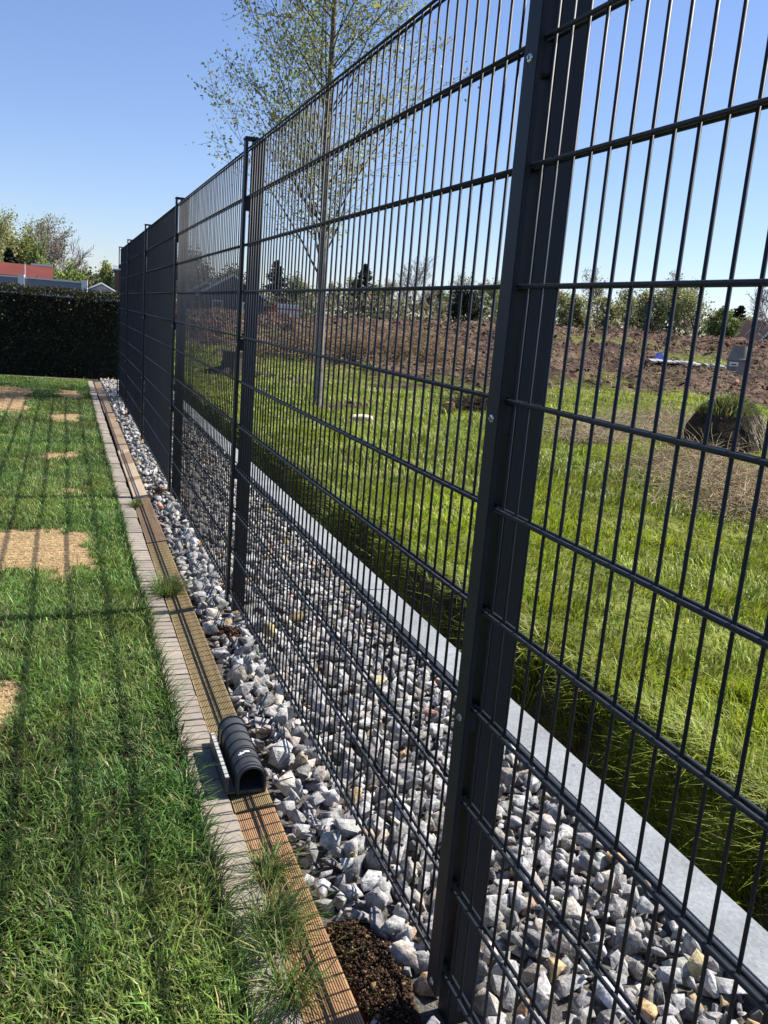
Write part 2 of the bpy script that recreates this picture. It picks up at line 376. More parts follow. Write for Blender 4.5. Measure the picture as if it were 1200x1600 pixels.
# ------------------------------------------------------------------ paver edging and boards
edging = MB().box(-.392, -.286, -1, 16.1, -.2, -.128).build('paver_edging', M['gravel_base']); tag(edging, 'row of grey pavers edging the lawn', kind='structure')
pv = MB().box(-.05, .05, -.0985, .0985, -.05, 0).mesh('paver', M['paver'], bevel=.003)
y = -.4; k = 0
while y < 15.85:
    o = link('paver', pv, edging, (-.34 + random.uniform(-.003, .003) , y + .1, -.091 + random.uniform(-.003, .003)))
    o.rotation_euler = (random.uniform(-.012, .012), random.uniform(-.02, .02), random.uniform(-.012, .012))
    g = random.uniform(.86, 1.1); o.color = (.275 * g, .238 * g, .20 * g, 1)
    y += .2015; k += 1
xx = -5.8
while xx < -.45:                                      # the row that closes the lawn off in front of the hedge
    o = link('paver', pv, edging, (xx, 16.02 + random.uniform(-.01, .01), -.085)); o.rotation_euler = (0, 0, math.pi / 2 + random.uniform(-.02, .02))
    g = random.uniform(.8, 1.1); o.color = (.20 * g, .175 * g, .145 * g, 1); xx += .2015

def deck_board(y0, y1, x0, x1, z0, z1, color, ribs, m, label):
    prof = []; n = 21
    w = x1 - x0
    if ribs:
        p = w / n
        for i in range(n):
            a = -w / 2 + i * p
            prof += [(a + .0004, -.0032), (a + p * .24, 0), (a + p * .76, 0), (a + p - .0004, -.0032)] if 0 < i < n - 1 else [(a + .0005, -.0006), (a + p - .0005, -.0006)]
    else:
        prof = [(-w / 2, -.002), (-w / 2 + .003, 0), (w / 2 - .003, 0), (w / 2, -.002)]
    prof += [(w / 2, -.024), (-w / 2, -.024)]
    mb = MB().extrude([(a, b) for a, b in prof], 'y', 0, y1 - y0)
    o = mb.build('deck_board', m, None, ((x0 + x1) / 2, y0, (z0 + z1) / 2)); o.rotation_euler = (0, -math.atan2(z1 - z0, x1 - x0), random.uniform(-.003, .003))
    o.color = (*color, 1); tag(o, label, 'board', 'deck boards laid along the gravel')
deck_board(.35, 2.215, -.288, -.172, -.092, -.080, (.36, .215, .115), True, M['wood'], 'reddish ribbed deck board beside the dark soil heap')
deck_board(2.235, 5.20, -.288, -.176, -.097, -.082, (.26, .195, .10), True, M['wood'], 'olive stained ribbed deck board under the black tunnel')
deck_board(5.22, 6.44, -.282, -.168, -.097, -.080, (.27, .185, .115), True, M['wood'], 'greyish brown ribbed deck board between pale board and tufted olive board')
deck_board(6.46, 8.60, -.272, -.170, -.094, -.078, (.42, .33, .23), False, M['wood_worn'], 'pale beige smooth deck board with a round damp stain')
deck_board(8.62, 11.5, -.262, -.160, -.102, -.094, (.27, .20, .135), False, M['wood_worn'], 'damp brown smooth deck board beyond the pale beige board')
deck_board(11.52, 15.8, -.270, -.165, -.100, -.088, (.20, .155, .115), False, M['wood_worn'], 'weathered brown deck board running up to the hedge')

# ------------------------------------------------------------------ concrete edging behind the gravel
curb = empty('concrete_edging', (.8, 1, -.4)); tag(curb, 'pale concrete edging between the gravel and the ditch', 'edging')
yy = -1.9
while yy < 17.5:
    x = float(curb_x(yy)); ln = 2.996
    me = MB().box(0, .15, 0, ln, -.42, 0).mesh('edging_stone', M['concrete'], bevel=.005)
    o = link('edging_stone', me, curb, (x - .8, yy - 1, -.062 + random.uniform(-.002, .002) + .4)); o.rotation_euler = (0, 0, -.004); yy += 3.0

# ------------------------------------------------------------------ gravel
gb = MB()
nseg = 40; ys = np.linspace(-1.2, 17.2, nseg + 1)
for i in range(nseg):
    gb.add([(-.17, ys[i], -.128), (curb_x(ys[i]) + .03, ys[i], -.128), (curb_x(ys[i + 1]) + .03, ys[i + 1], -.128), (-.17, ys[i + 1], -.128)], [(0, 1, 2, 3)])
gravel = gb.build('gravel_bed', M['gravel_base']); tag(gravel, 'bed of crushed grey stone under the fence', kind='structure')
def hull(seed, n=15, bev=0.06):
    r = np.random.default_rng(seed); p = r.normal(size=(n, 3)); p /= np.linalg.norm(p, axis=1, keepdims=True)
    p = p / np.abs(p).max(1, keepdims=True) ** r.uniform(.35, .8) * r.uniform(.72, 1.05, (n, 1)); p *= np.array([1.0, r.uniform(.6, .9), r.uniform(.45, .75)]) * .5
    bm = bmesh.new(); vs = [bm.verts.new(q) for q in p]
    res = bmesh.ops.convex_hull(bm, input=vs); bmesh.ops.delete(bm, geom=[g for g in res['geom_interior'] if isinstance(g, bmesh.types.BMVert)], context='VERTS')
    bmesh.ops.dissolve_limit(bm, angle_limit=.22, verts=bm.verts, edges=bm.edges)
    if bev: bmesh.ops.bevel(bm, geom=list(bm.edges), offset=bev, segments=1, affect='EDGES', clamp_overlap=True)
    bmesh.ops.triangulate(bm, faces=bm.faces)
    bm.verts.index_update(); V = np.array([v.co[:] for v in bm.verts]); F = np.array([[v.index for v in f.verts] for f in bm.faces]); bm.free(); return V, F
SHAPES = [hull(100 + i, 13, .007) for i in range(16)]
LOWSHAPES = [hull(200 + i, 9, 0) for i in range(16)]
def rot_mats(n, flat=.55):
    q = rng.normal(size=(n, 4)); q[:, 1:3] *= flat; q /= np.linalg.norm(q, axis=1, keepdims=True); w, x, y, z = q.T
    return np.stack([np.stack([1 - 2 * (y * y + z * z), 2 * (x * y - z * w), 2 * (x * z + y * w)], -1), np.stack([2 * (x * y + z * w), 1 - 2 * (x * x + z * z), 2 * (y * z - x * w)], -1),
                     np.stack([2 * (x * z - y * w), 2 * (y * z + x * w), 1 - 2 * (x * x + y * y)], -1)], 1)
def scatter_rocks(shapes, P, size, R, C, kind):
    Vs, Fs, Cs = [], [], []; off = 0
    for k, (V, F_) in enumerate(shapes):
        i = np.where(kind == k)[0]
        if not len(i): continue
        v = np.einsum('nij,vj->nvi', R[i], V) * size[i][:, None, None] + P[i][:, None, :]
        f = F_[None] + (np.arange(len(i)) * len(V))[:, None, None] + off
        Vs.append(v.reshape(-1, 3)); Fs.append(f.reshape(-1, 3)); Cs.append(np.repeat(C[i], len(V), 0)); off += len(i) * len(V)
    return np.concatenate(Vs), np.concatenate(Fs), np.concatenate(Cs)
# heaps of soil round the post feet press the stones aside
SOILS = [(-.10, 1.53, .08, .25), (-.06, 3.66, .07, .12), (.06, 4.30, .10, .12), (-.04, 6.74, .10, .16), (-.03, 11.3, .09, .3)]
def soil_d(x, y): 
    d = np.full(np.shape(x), 9.)
    for a, b, rx, ry in SOILS: d = np.minimum(d, np.hypot((x - a) / rx, (y - b) / ry))
    return d
def relax_points(x0f, x1f, y0, y1, dens):
    n = int(dens * (y1 - y0) * .9); y = rng.uniform(y0, y1, n); x = rng.uniform(0, 1, n); a, b = x0f(y), x1f(y); return a + (b - a) * x, y
Ps, Sz = [], []
for (y0, y1, per_m2, smin, smax) in [(.3, 4.2, 3600, .036, .076), (4.2, 8, 3600, .036, .072), (8, 16.6, 2200, .040, .074)]:
    for layer, zc in ((0, -.124), (1, -.108), (2, -.095)):
        f = [.34, .5, .22][layer]
        x, y = relax_points(lambda t: -.165 + 0 * t, lambda t: curb_x(t) - .012, y0, y1, per_m2 * f)
        s = rng.uniform(smin, smax, len(x)) * (1 + .12 * layer) * np.where(rng.random(len(x)) < .07, 1.35, 1) * np.where(rng.random(len(x)) < .40, .62, 1)
        s *= np.where(x > .30, .84, 1.0)
        # keep stones of one layer from sharing a place
        order = np.argsort(-s); cell = {}; keep = np.zeros(len(x), bool)
        for i in order:
            cx, cy2 = int(x[i] / .07), int(y[i] / .07); ok = True
            for a in (-1, 0, 1):
                for b in (-1, 0, 1):
                    for j in cell.get((cx + a, cy2 + b), ()):
                        if (x[i] - x[j]) ** 2 + (y[i] - y[j]) ** 2 < ((.33, .34, .40)[layer] * (s[i] + s[j])) ** 2: ok = False; break
                    if not ok: break
                if not ok: break
            if ok: cell.setdefault((cx, cy2), []).append(i); keep[i] = True
        x, y, s = x[keep], y[keep], s[keep]
        z = zc + rng.normal(0, .006, len(x)) + .018 * (fbm(x * 4, y * 4, 2) - .5)
        kp = rng.random(len(x)) < sstep(.5, .9, soil_d(x, y)) + .12
        # no stone pushed through a post or a board
        for yp in (1.415, 3.975, 6.503, 9.026, 11.546, 13.343): kp &= ~((np.abs(y - yp) < .025 + s * .33) & (x > -.024 - s * .33) & (x < .067 + s * .33))
        kp &= (x - s * .42 > -.176) & (x + s * .40 < curb_x(y) + .012)
        Ps.append(np.stack([x, y, z], 1)[kp]); Sz.append(s[kp])
P = np.concatenate(Ps); s = np.concatenate(Sz); N = len(P); R = rot_mats(N)
tone = np.clip(rng.normal(.29, .10, N), .08, .52)
C = tone[:, None] * np.array([1.0, .975, .945])[None] * (1 + rng.normal(0, .012, (N, 3)))
tan_ = rng.random(N) < .035; C[tan_] = vary((.36, .26, .15), tan_.sum(), .15)
warm = rng.random(N) < .13; C[warm] *= np.array([1.10, 1.0, .88])
kind = rng.integers(0, 16, N)
u_, v_, w_ = proj(P); app = s / w_ * ((u_ > -10) & (u_ < 1210) & (v_ > 0) & (v_ < 1610)) * (P[:, 2] > -.118)
big = np.argsort(-app)[:300]; isbig = np.zeros(N, bool); isbig[big] = True
stone_me = [mesh_np('stone', V, F_, M['stone_obj']) for V, F_ in SHAPES]
for i in big:
    o = link('stone', stone_me[kind[i]], gravel); m4 = Matrix(R[i].tolist()).to_4x4(); m4 = Matrix.Translation(P[i]) @ m4 @ Matrix.Scale(float(s[i]), 4); o.matrix_world = m4
    o.color = (*C[i], 1)
rest = np.where(~isbig)[0]; near_ = rest[P[rest, 1] < 5.5]; far_ = rest[P[rest, 1] >= 5.5]
V1, F1, C1 = scatter_rocks(SHAPES, P[near_], s[near_], R[near_], C[near_], kind[near_]); V2, F2, C2 = scatter_rocks(LOWSHAPES, P[far_], s[far_], R[far_], C[far_], kind[far_])
o = link('stone_layer', mesh_np('stone_layer', np.concatenate([V1, V2]), np.concatenate([F1, F2 + len(V1)]), M['stone_attr'], np.concatenate([C1, C2])), gravel); tag(o, kind='stuff')

# soil heaps
soil_lab = ['dark crumbly soil heap between the reddish board and the fence post', 'small dark soil patch on stones between black tunnel and wide grass tuft', 'reddish brown soil round the post beside the wide grass tuft',
            'reddish brown soil round the post beside the pale beige board', 'brown soil patch on gravel beside the damp brown board']
for k, (a, b, rx, ry) in enumerate(SOILS):
    n = int([5200, 1200, 1200, 1300, 700][k]); ang = rng.uniform(0, 6.283, n); rr = np.sqrt(rng.random(n)) * (1 + .25 * np.sin(3 * ang + k))
    x = a + rx * rr * np.cos(ang); y = b + ry * rr * np.sin(ang)
    ok = (x > -.165) & ~((np.abs(y - 1.415) < .03) & (x > -.045)) & ~((np.abs(y - 3.986) < .03) & (x > -.045)) & ~((np.abs(y - 6.506) < .03) & (x > -.045)); x, y, rr = x[ok], y[ok], rr[ok]; n = len(x)
    z = -.118 + .034 * (1 - rr ** 2) * (.6 + .8 * fbm(x * 20, y * 20, 2)) + rng.normal(0, .003, n)
    sz = rng.uniform(.003, .012, n) * np.where(rng.random(n) < .06, 2.0, 1) * (1 + .02 * np.maximum(b - 2, 0))
    Cc = vary((.050, .031, .020) if k == 0 else (.075, .038, .024), n, .35, .08); lt = rng.random(n) < .10; Cc[lt] = vary((.20, .12, .06), lt.sum(), .25)
    V, F_, C_ = scatter_rocks(LOWSHAPES, np.stack([x, y, z], 1), sz, rot_mats(n, 1), Cc, rng.integers(0, 16, n))
    # the body of the heap
    g = 24; gx_, gy_ = np.meshgrid(np.linspace(-1.15, 1.15, g), np.linspace(-1.15, 1.15, g)); q = np.hypot(gx_, gy_)
    hz = -.135 + .042 * np.clip(1 - q ** 2, 0, 1) + .014 * (fbm(gx_ * 5 + k, gy_ * 5, 3) - .5)
    ii = np.arange(g * g).reshape(g, g); FF = np.stack([ii[:-1, :-1], ii[:-1, 1:], ii[1:, 1:], ii[1:, :-1]], -1).reshape(-1, 4)
    FF = np.concatenate([FF[:, [0, 1, 2]], FF[:, [0, 2, 3]]]); VV = np.stack([a + rx * gx_, b + ry * gy_, hz], -1).reshape(-1, 3); VV[:, 0] = np.maximum(VV[:, 0], -.168)
    o = link('soil_heap', mesh_np('soil_heap', np.concatenate([V, VV]), np.concatenate([F_, FF + len(V)]), M['soil'], np.concatenate([C_, np.repeat([[.045, .028, .018]], len(VV), 0)])))
    tag(o, soil_lab[k], 'soil', kind='stuff')

# ------------------------------------------------------------------ the fence
fence = empty('mesh_fence', (0, 1.466, ZG)); tag(fence, 'tall anthracite double rod mesh fence with square posts', 'fence')
FY, FZ = 1.466, ZG
D = 2.52
POSTS = [-1.11, 1.415, 3.975, 6.503, 9.026, 11.546, 13.343]
vr = rod_mesh('vertical_rod', 'z', 2.034, .003, 8, M['anthracite'])
hr = rod_mesh('horizontal_rod', 'y', 1.0, .004, 8, M['anthracite'])
for pi in range(len(POSTS) - 1):
    ya, yb = POSTS[pi], POSTS[pi + 1]; a, b = ya + .006, yb - .006
    pan = empty('mesh_panel', (0, a - FY, 0)); pan.parent = fence
    for i in range(11):
        for sx in (-1, 1):
            o = link('horizontal_rod', hr, pan, (sx * .0072, 0, 2 - .2 * i - FZ)); o.scale = (1, b - a, 1)
    vs = np.arange(a + .03, b - .02, .05)
    if pi <= 2:
        for q in vs:
            o = link('vertical_rod', vr, pan, (random.uniform(-.0006, .0006), q - a + random.uniform(-.001, .001), -.03 - FZ))
    else:
        P0 = np.stack([0 * vs, vs - a, 0 * vs - .03 - FZ], 1); P1 = P0 + np.array([[0, 0, 2.034]]); V, F_ = tubes(P0, P1, np.full(len(vs), .003), np.full(len(vs), .003), 6)
        o = link('vertical_rods', mesh_np('vertical_rods', V, F_, M['anthracite'], smooth=True), pan); tag(o, kind='stuff')
post_me = MB().box(.011, .066, -.025, .025, -.32, 2.032).mesh('post', M['anthracite'], bevel=.003)
cov_me = MB().box(-.0225, -.0118, -.024, .024, -.05, 2.032).mesh('cover_strip', M['anthracite'], bevel=.0012)
cap_me = MB().box(-.026, .069, -.028, .028, 2.033, 2.045).mesh('post_cap', M['anthracite'], bevel=.002)
spc_me = MB().box(-.0117, .0109, -.017, .017, -.026, .026).mesh('clamp_block', M['anthracite'], bevel=.002)
blt_me = MB().lathe([(0, .0055), (.003, .0055), (.0032, .003), (.0045, .003), (.0068, .0022), (.0080, 0), (.0080, -.002)], 16).mesh('bolt', M['steel'], smooth=True)
for yp in POSTS:
    p = link('post', post_me, fence, (0, yp - FY, -FZ))
    link('cover_strip', cov_me, p); link('post_cap', cap_me, p)
    for zb in (1.77, 1.165, .575, -.03):
        o = link('bolt', blt_me, p, (-.0225, 0, zb)); o.rotation_euler = (0, -math.pi / 2, 0)
        if zb > 0: link('clamp_block', spc_me, p, (0, 0, zb))

# ------------------------------------------------------------------ the black tunnel on the board
tn = empty('plastic_tunnel', (-.228, 2.48, -.084)); tag(tn, 'black ribbed plastic tunnel with side flange lying on the deck board', 'tunnel')
y0, y1 = -.175, .175; r = .043
arc = [(r * math.cos(t), .045 + r * math.sin(t)) for t in np.linspace(0, math.pi, 17)]
arci = [((r - .006) * math.cos(t), .045 + (r - .006) * math.sin(t)) for t in np.linspace(math.pi, 0, 17)]
shell = [(r, 0)] + arc + [(-r, 0), (-r + .006, 0)] + arci + [(r - .006, 0)]
b = MB().extrude(shell, 'y', y0, y1); b.build('shell', M['black_plastic'], tn, smooth=True)
for yy in np.linspace(y0 + .012, y1 - .012, 7):
    ro = r + .0035; ri = r - .001
    ring = [(ro, 0)] + [(ro * math.cos(t), .045 + ro * math.sin(t)) for t in np.linspace(0, math.pi, 17)] + [(-ro, 0), (-ri, 0)] + [(ri * math.cos(t), .045 + ri * math.sin(t)) for t in np.linspace(math.pi, 0, 17)] + [(ri, 0)]
    MB().extrude(ring, 'y', yy - .002, yy + .002).build('rib', M['black_plastic'], tn, smooth=True)
MB().box(-r + .007, r - .007, y0 + .004, y1 - .004, .001, .012).build('floor_plate', M['black_plastic'], tn)
fl = MB().box(-.078, -r - .001, y0 + .005, y1 - .05, .003, .010).build('flange_plate', M['black_plastic'], tn, bevel=.001)
up = MB().box(-.078, -.067, y0 + .005, y1 - .05, .011, .056).build('flange_upright', M['black_plastic'], tn, bevel=.001)
for i in range(6):
    a = y0 + .007 + i * .0482; MB().box(-.0785, -.0665, a, a + .045, .0565, .0595).build('edge_strip', M['grey_edge'], tn, bevel=.0006)
def on_shell(t0, t1, ya, yb, name, m):
    rr = r + .0006; v = []; f = []; n = 4
    for k in range(n + 1):
        t = t0 + (t1 - t0) * k / n; v += [(rr * math.cos(t), ya, .045 + rr * math.sin(t)), (rr * math.cos(t), yb, .045 + rr * math.sin(t))]
    for k in range(n): f.append((2 * k, 2 * k + 1, 2 * k + 3, 2 * k + 2))
    MB().add(v, f).build(name, m, tn)
on_shell(1.35, 1.75, -.082, -.074, 'scuff', M['white_mark']); on_shell(1.75, 2.2, -.088, -.080, 'scuff', M['white_mark']); on_shell(1.95, 2.05, -.094, -.074, 'scuff', M['white_mark'])

# ------------------------------------------------------------------ tufts of grass on the edging
def tuft(x, y, n, h, spread, aim, label, z=-.09):
    a = rng.uniform(0, 6.283, n); rr = np.sqrt(rng.random(n)) * spread
    P = np.stack([x + rr * np.cos(a) * .6, y + rr * np.sin(a), np.full(n, z - .006)], 1)
    az = np.where(rng.random(n) < .45, rng.normal(aim, .8, n), a + rng.normal(0, .5, n))
    H = h * rng.uniform(.4, 1.25, n); C = vary((.10, .155, .035), n, .25, .1); dr = rng.random(n) < .12; C[dr] = vary((.34, .29, .12), dr.sum(), .15)
    V, F_, C_ = blades(P, H, rng.uniform(.0022, .0042, n), az, np.clip(rng.normal(.85, .3, n), .1, 1.35), np.clip(rng.normal(.55, .3, n), 0, 1.1), C)
    root = empty('grass_tuft', (x, y, z)); V = V - np.array([[x, y, z]])
    link('blade_cluster', mesh_np('blade_cluster', V, F_, M['grass'], C_), root); tag(root, label, 'grass tuft')
tuft(-.265, 1.92, 190, .105, .035, 0, 'small grass tuft on the reddish board beside a board joint')
tuft(-.305, 1.70, 330, .13, .06, 0, 'big drooping grass tuft between pavers and reddish board')
tuft(-.300, 1.52, 170, .14, .045, -1.6, 'loose long-bladed grass tuft spilling over the reddish board and pavers')
tuft(-.27, 4.27, 560, .10, .095, 0, 'widest grass tuft, growing across the olive stained board')
tuft(-.285, 6.20, 170, .075, .05, 0, 'small grass tuft beside the end of the pale beige board')

# ------------------------------------------------------------------ meadow and bank grass
def meadow_blades():
    Ps = []
    for d0, d1, dens in [(1.0, 4.2, 4600), (4.2, 7, 2600), (7, 11, 1300), (11, 17, 480), (17, 27, 170), (27, 46, 50)]:
        # wedge seen over and through the fence, with a margin either side
        a0, a1 = math.radians(-2), math.radians(56); area = (a1 - a0) * (d1 * d1 - d0 * d0) / 2; n = int(area * dens)
        az = rng.uniform(a0, a1, n); d = np.sqrt(rng.uniform(d0 * d0, d1 * d1, n)); Ps.append(np.stack([CAM[0] + d * np.sin(az), CAM[1] + d * np.cos(az), d], 1))
    n = 26000; yb = .6 + 13 * rng.random(n) ** 1.5; tb = rng.uniform(.06, .55, n); xb = curb_x(yb) + .15 + tb; Ps.append(np.stack([xb, yb, np.hypot(xb - CAM[0], yb)], 1))
    P = np.concatenate(Ps); x, y, d = P.T; t = x - curb_x(y) - .15
    dmk = dirt_mask(x, y); cl = fbm(x * 1.8, y * 1.8, 3)
    keep = (t > .05) & (rng.random(len(x)) < (1 - .93 * dmk) * (.45 + 1.1 * cl) * np.where(t < .42, 1.1 * sstep(.40, .62, fbm(x * 6, y * 6, 2)) + .25, 1)); x, y, d, t, cl = x[keep], y[keep], d[keep], t[keep], cl[keep]; N = len(x)
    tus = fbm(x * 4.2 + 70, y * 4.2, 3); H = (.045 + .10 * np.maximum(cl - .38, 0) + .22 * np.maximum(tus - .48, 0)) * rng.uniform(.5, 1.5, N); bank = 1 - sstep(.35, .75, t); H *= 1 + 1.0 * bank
    W_ = (.0040 + .00065 * d) * rng.uniform(.7, 1.4, N)
    az = 2 * math.pi * fbm(x * .9, y * .9 + 50, 2) * 2 + rng.normal(0, 1, N); az = np.where(rng.random(N) < bank * .7, rng.normal(math.pi, .7, N), az)
    C = vary((.25, .31, .022), N, .24, .08) * (.55 + .9 * fbm(x * .8 + 11, y * .8, 4))[:, None]
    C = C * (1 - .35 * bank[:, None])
    yel = sstep(.5, .7, fbm(x * .55 + 31, y * .55 + 8, 3)); yd = (rng.random(N) < .08 + .35 * yel * sstep(6, 12, d))[:, None]; C = np.where(yd, vary((.30, .255, .085), N, .2), C)
    z = height(x, y)
    return blades(np.stack([x, y, z - .01], 1), H, W_, az, np.clip(rng.normal(.55 + .3 * bank, .25, N), .05, 1.25), np.clip(rng.normal(.35 + .25 * bank, .25, N), 0, 1.05), C)
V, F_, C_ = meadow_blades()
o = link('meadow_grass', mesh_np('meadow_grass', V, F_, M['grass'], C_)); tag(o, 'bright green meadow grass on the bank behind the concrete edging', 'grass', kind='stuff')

# clods on the dug earth
def clods():
    n = 42000; az = rng.uniform(math.radians(-2), math.radians(54), n); d = np.sqrt(rng.uniform(10 ** 2, 58 ** 2, n)); x = CAM[0] + d * np.sin(az); y = CAM[1] + d * np.cos(az)
    k = (rng.random(n) < dirt_mask(x, y) ** 1.5) & (x > 3); x, y, d = x[k], y[k], d[k]; n = len(x); sz = rng.uniform(.03, .11, n) * (.7 + .018 * d) * np.where(rng.random(n) < .04, 2.6, 1)
    z = height(x, y) - sz * .05; C = vary((.100, .064, .044), n, .30, .06); lt = rng.random(n) < .30; C[lt] = vary((.19, .125, .085), lt.sum(), .25); dk = rng.random(n) < .14; C[dk] = vary((.05, .033, .024), dk.sum(), .25)
    return scatter_rocks(LOWSHAPES, np.stack([x, y, z], 1), sz, rot_mats(n, 1), C, rng.integers(0, 16, n))
V, F_, C_ = clods()
o = link('earth_clods', mesh_np('earth_clods', V, F_, M['clod'], C_)); tag(o, 'broken clods of brown earth lying on the dug field', 'earth', kind='stuff')

# dead brush
def brush(name, pts, n, ln, h, colr, label, thick=.004):
    """thin bent stalks lying and standing over a patch; pts: (x, y, rx, ry)"""
    S0, S1, RR = [], [], []
    for (x, y, rx, ry, w) in pts:
        k = int(n * w); px = x + rx * rng.normal(0, .45, k); py = y + ry * rng.normal(0, .45, k)
        p = np.stack([px, py, height(px, py) + rng.random(k) * h * .7], 1); a = rng.uniform(0, 6.283, k); el = np.abs(rng.normal(.15, .4, k)); le = ln * rng.uniform(.3, 1.2, k)
        for j in range(3):
            q = p + np.stack([np.cos(a) * np.cos(el), np.sin(a) * np.cos(el), np.sin(el)], 1) * (le / 3)[:, None]
            q[:, 2] = np.maximum(q[:, 2], height(q[:, 0], q[:, 1]) + .01)
            S0.append(p); S1.append(q); RR.append(np.full(k, thick) * (1 - .25 * j)); p = q; a = a + rng.normal(0, .35, k); el = el - rng.uniform(.1, .5, k)
    P0, P1, R_ = np.concatenate(S0), np.concatenate(S1), np.concatenate(RR); V, F_ = tubes(P0, P1, R_, R_ * .75, 3); C_ = np.repeat(vary(colr, len(P0), .3, .06), 6, 0)
    o = link(name, mesh_np(name, V, F_, M['bark'], C_)); tag(o, label, 'dead brush', kind='stuff')
def patch(u, v, rx, ry, w): p = hit(u, v); return (p[0], p[1], rx, ry, w)
brush('dry_brush', [patch(1130, 760, 1.2, .8, .4), patch(1190, 800, 1.0, .6, .35), patch(1080, 735, .5, .4, .25)], 3200, .55, .20, (.36, .28, .17), 'tangle of dry brown stalks below the grass-topped earth mound')
brush('dry_brush', [patch(980, 680, 1.3, .8, .5), patch(1030, 660, 1.0, .6, .3), patch(920, 690, .6, .4, .2)], 2400, .55, .14, (.38, .31, .20), 'flattened pale dry stalks on the grass left of the earth mound')
brush('dry_brush', [patch(620, 555, 2.2, 1.2, .6), patch(500, 545, 2.5, 1.2, .4)], 2600, 1.0, .5, (.24, .17, .10), 'dry scrub standing on the dug earth beyond the birch', .010)
brush('dry_straw', [patch(u_p, v_p, 3.2, 2.2, 1 / 9) for (u_p, v_p) in ((880, 560), (940, 572), (1000, 560), (1060, 585), (1120, 590), (1180, 585), (700, 555), (650, 575), (560, 530))], 2600, .55, .10, (.34, .26, .17), 'loose dry straw strewn over the dug brown earth', .007)
brush('twig_heap', [patch(750, 640, .5, .3, 1)], 500, .55, .15, (.07, .05, .035), 'small dark heap of twigs and roots on the meadow', .009)

# ------------------------------------------------------------------ trees
def branches(p0, d0, length, r0, level, spec, out, tips, bend=.12, up=.12):
    """grow one branch as short segments, collecting tubes in out and leaf places in tips"""
    if level == 0: bend = spec.get('bend0', bend)
    nseg = spec['seg'][level]; p = np.array(p0, float); d = np.array(d0, float); d /= np.linalg.norm(d)
    step = length / nseg; pts = [p.copy()]; dirs = [d.copy()]; rads = [r0]
    for k in range(nseg):
        d = d + rng.normal(0, bend, 3) + np.array([0, 0, up * (1 if level else .0)]); d /= np.linalg.norm(d)
        q = p + d * step; r1 = max(r0 * (1 - (k + 1) / nseg * spec['taper'][level]), spec['rmin']); out.append((p.copy(), q.copy(), rads[-1], r1)); p = q; pts.append(p.copy()); dirs.append(d.copy()); rads.append(r1)
    if level < len(spec['n']):
        n = spec['n'][level]; lo = spec['start'][level]
        for k in range(n):
            t = lo + (1 - lo) * (k + rng.random()) / n; f = t * nseg; i = min(int(f), nseg - 1); q = pts[i] + (pts[i + 1] - pts[i]) * (f - i); dd = dirs[i + 1]
            a = rng.normal(size=3); a -= dd * (a @ dd); a /= np.linalg.norm(a); ang = spec['ang'][level] * rng.uniform(.75, 1.25)
            nd = dd * math.cos(ang) + a * math.sin(ang)
            ln = length * spec['ratio'][level] * (1 - spec['fall'][level] * t) * rng.uniform(.7, 1.2); branches(q, nd, ln, max(rads[i] * spec['rr'][level], spec['rmin']), level + 1, spec, out, tips, (spec.get('bend', .05) if level == 0 else bend) * 1.15, up)
    if level >= spec['leaf_from']:
        for k in range(1, nseg + 1): tips.append(pts[k])
def make_tree(name, loc, h, r, spec, barkc, leafc, nleaf, lsize, spread, label, group, lean=(0, 0), leafm='far_leaf', trunk_white=None, sides=5, ratio=None):
    out, tips = [], []
    branches((0, 0, -.3), (lean[0], lean[1], 1), h + .3, r, 0, spec, out, tips, bend=spec.get('bend', .05), up=spec.get('up', .1))
    root = empty(name, tuple(loc)); A = np.array([o[0] for o in out]); B = np.array([o[1] for o in out]); r0 = np.array([o[2] for o in out]); r1 = np.array([o[3] for o in out])
    bc = vary(barkc, len(A), .18, .04)
    if trunk_white is not None:
        wmask = (r0 > r * .42); k = wmask.sum(); bc[wmask] = vary(trunk_white, k, .22, .02)
    thin = r0 < r * .30                                  # twigs get three sides, limbs more
    V1_, F1_ = tubes(A[~thin], B[~thin], r0[~thin], r1[~thin], sides); V2_, F2_ = tubes(A[thin], B[thin], r0[thin], r1[thin], 3)
    link('trunk', mesh_np('trunk', np.concatenate([V1_, V2_]), np.concatenate([F1_, F2_ + len(V1_)]), M['bark'], np.concatenate([np.repeat(bc[~thin], sides * 2, 0), np.repeat(bc[thin], 6, 0)]), smooth=True), root)
    if nleaf:
        T = np.array(tips); i = rng.integers(0, len(T), nleaf); P = T[i] + rng.normal(0, spread, (nleaf, 3)); V, F_, C_ = leaf_quads(P, lsize * rng.uniform(.6, 1.4, nleaf), vary(leafc, nleaf, .25, .10)); link('crown', mesh_np('crown', V, F_, M[leafm], C_), root)
    tag(root, label, 'tree', group); return root
BIRCH = dict(seg=[26, 9, 5, 3], n=[62, 10, 6], start=[.20, .12, .1], ang=[.70, .60, .65], ratio=[.29, .42, .45], fall=[.60, .4, .3], rr=[.30, .5, .55], taper=[.93, .88, .8, .7], rmin=.003, leaf_from=2, bend0=.012, bend=.05, up=.035)
bl = hit(497, 633); _keep = rng; rng = np.random.default_rng(21)
make_tree('birch_tree', bl, 10.4, .082, BIRCH, (.10, .075, .055), (.34, .36, .11), 30000, .052, .10, 'slender birch with young sparse leaves standing on the meadow behind the fence', None, lean=(-.036, .01), leafm='leaf', trunk_white=(.19, .17, .15), sides=6); rng = _keep

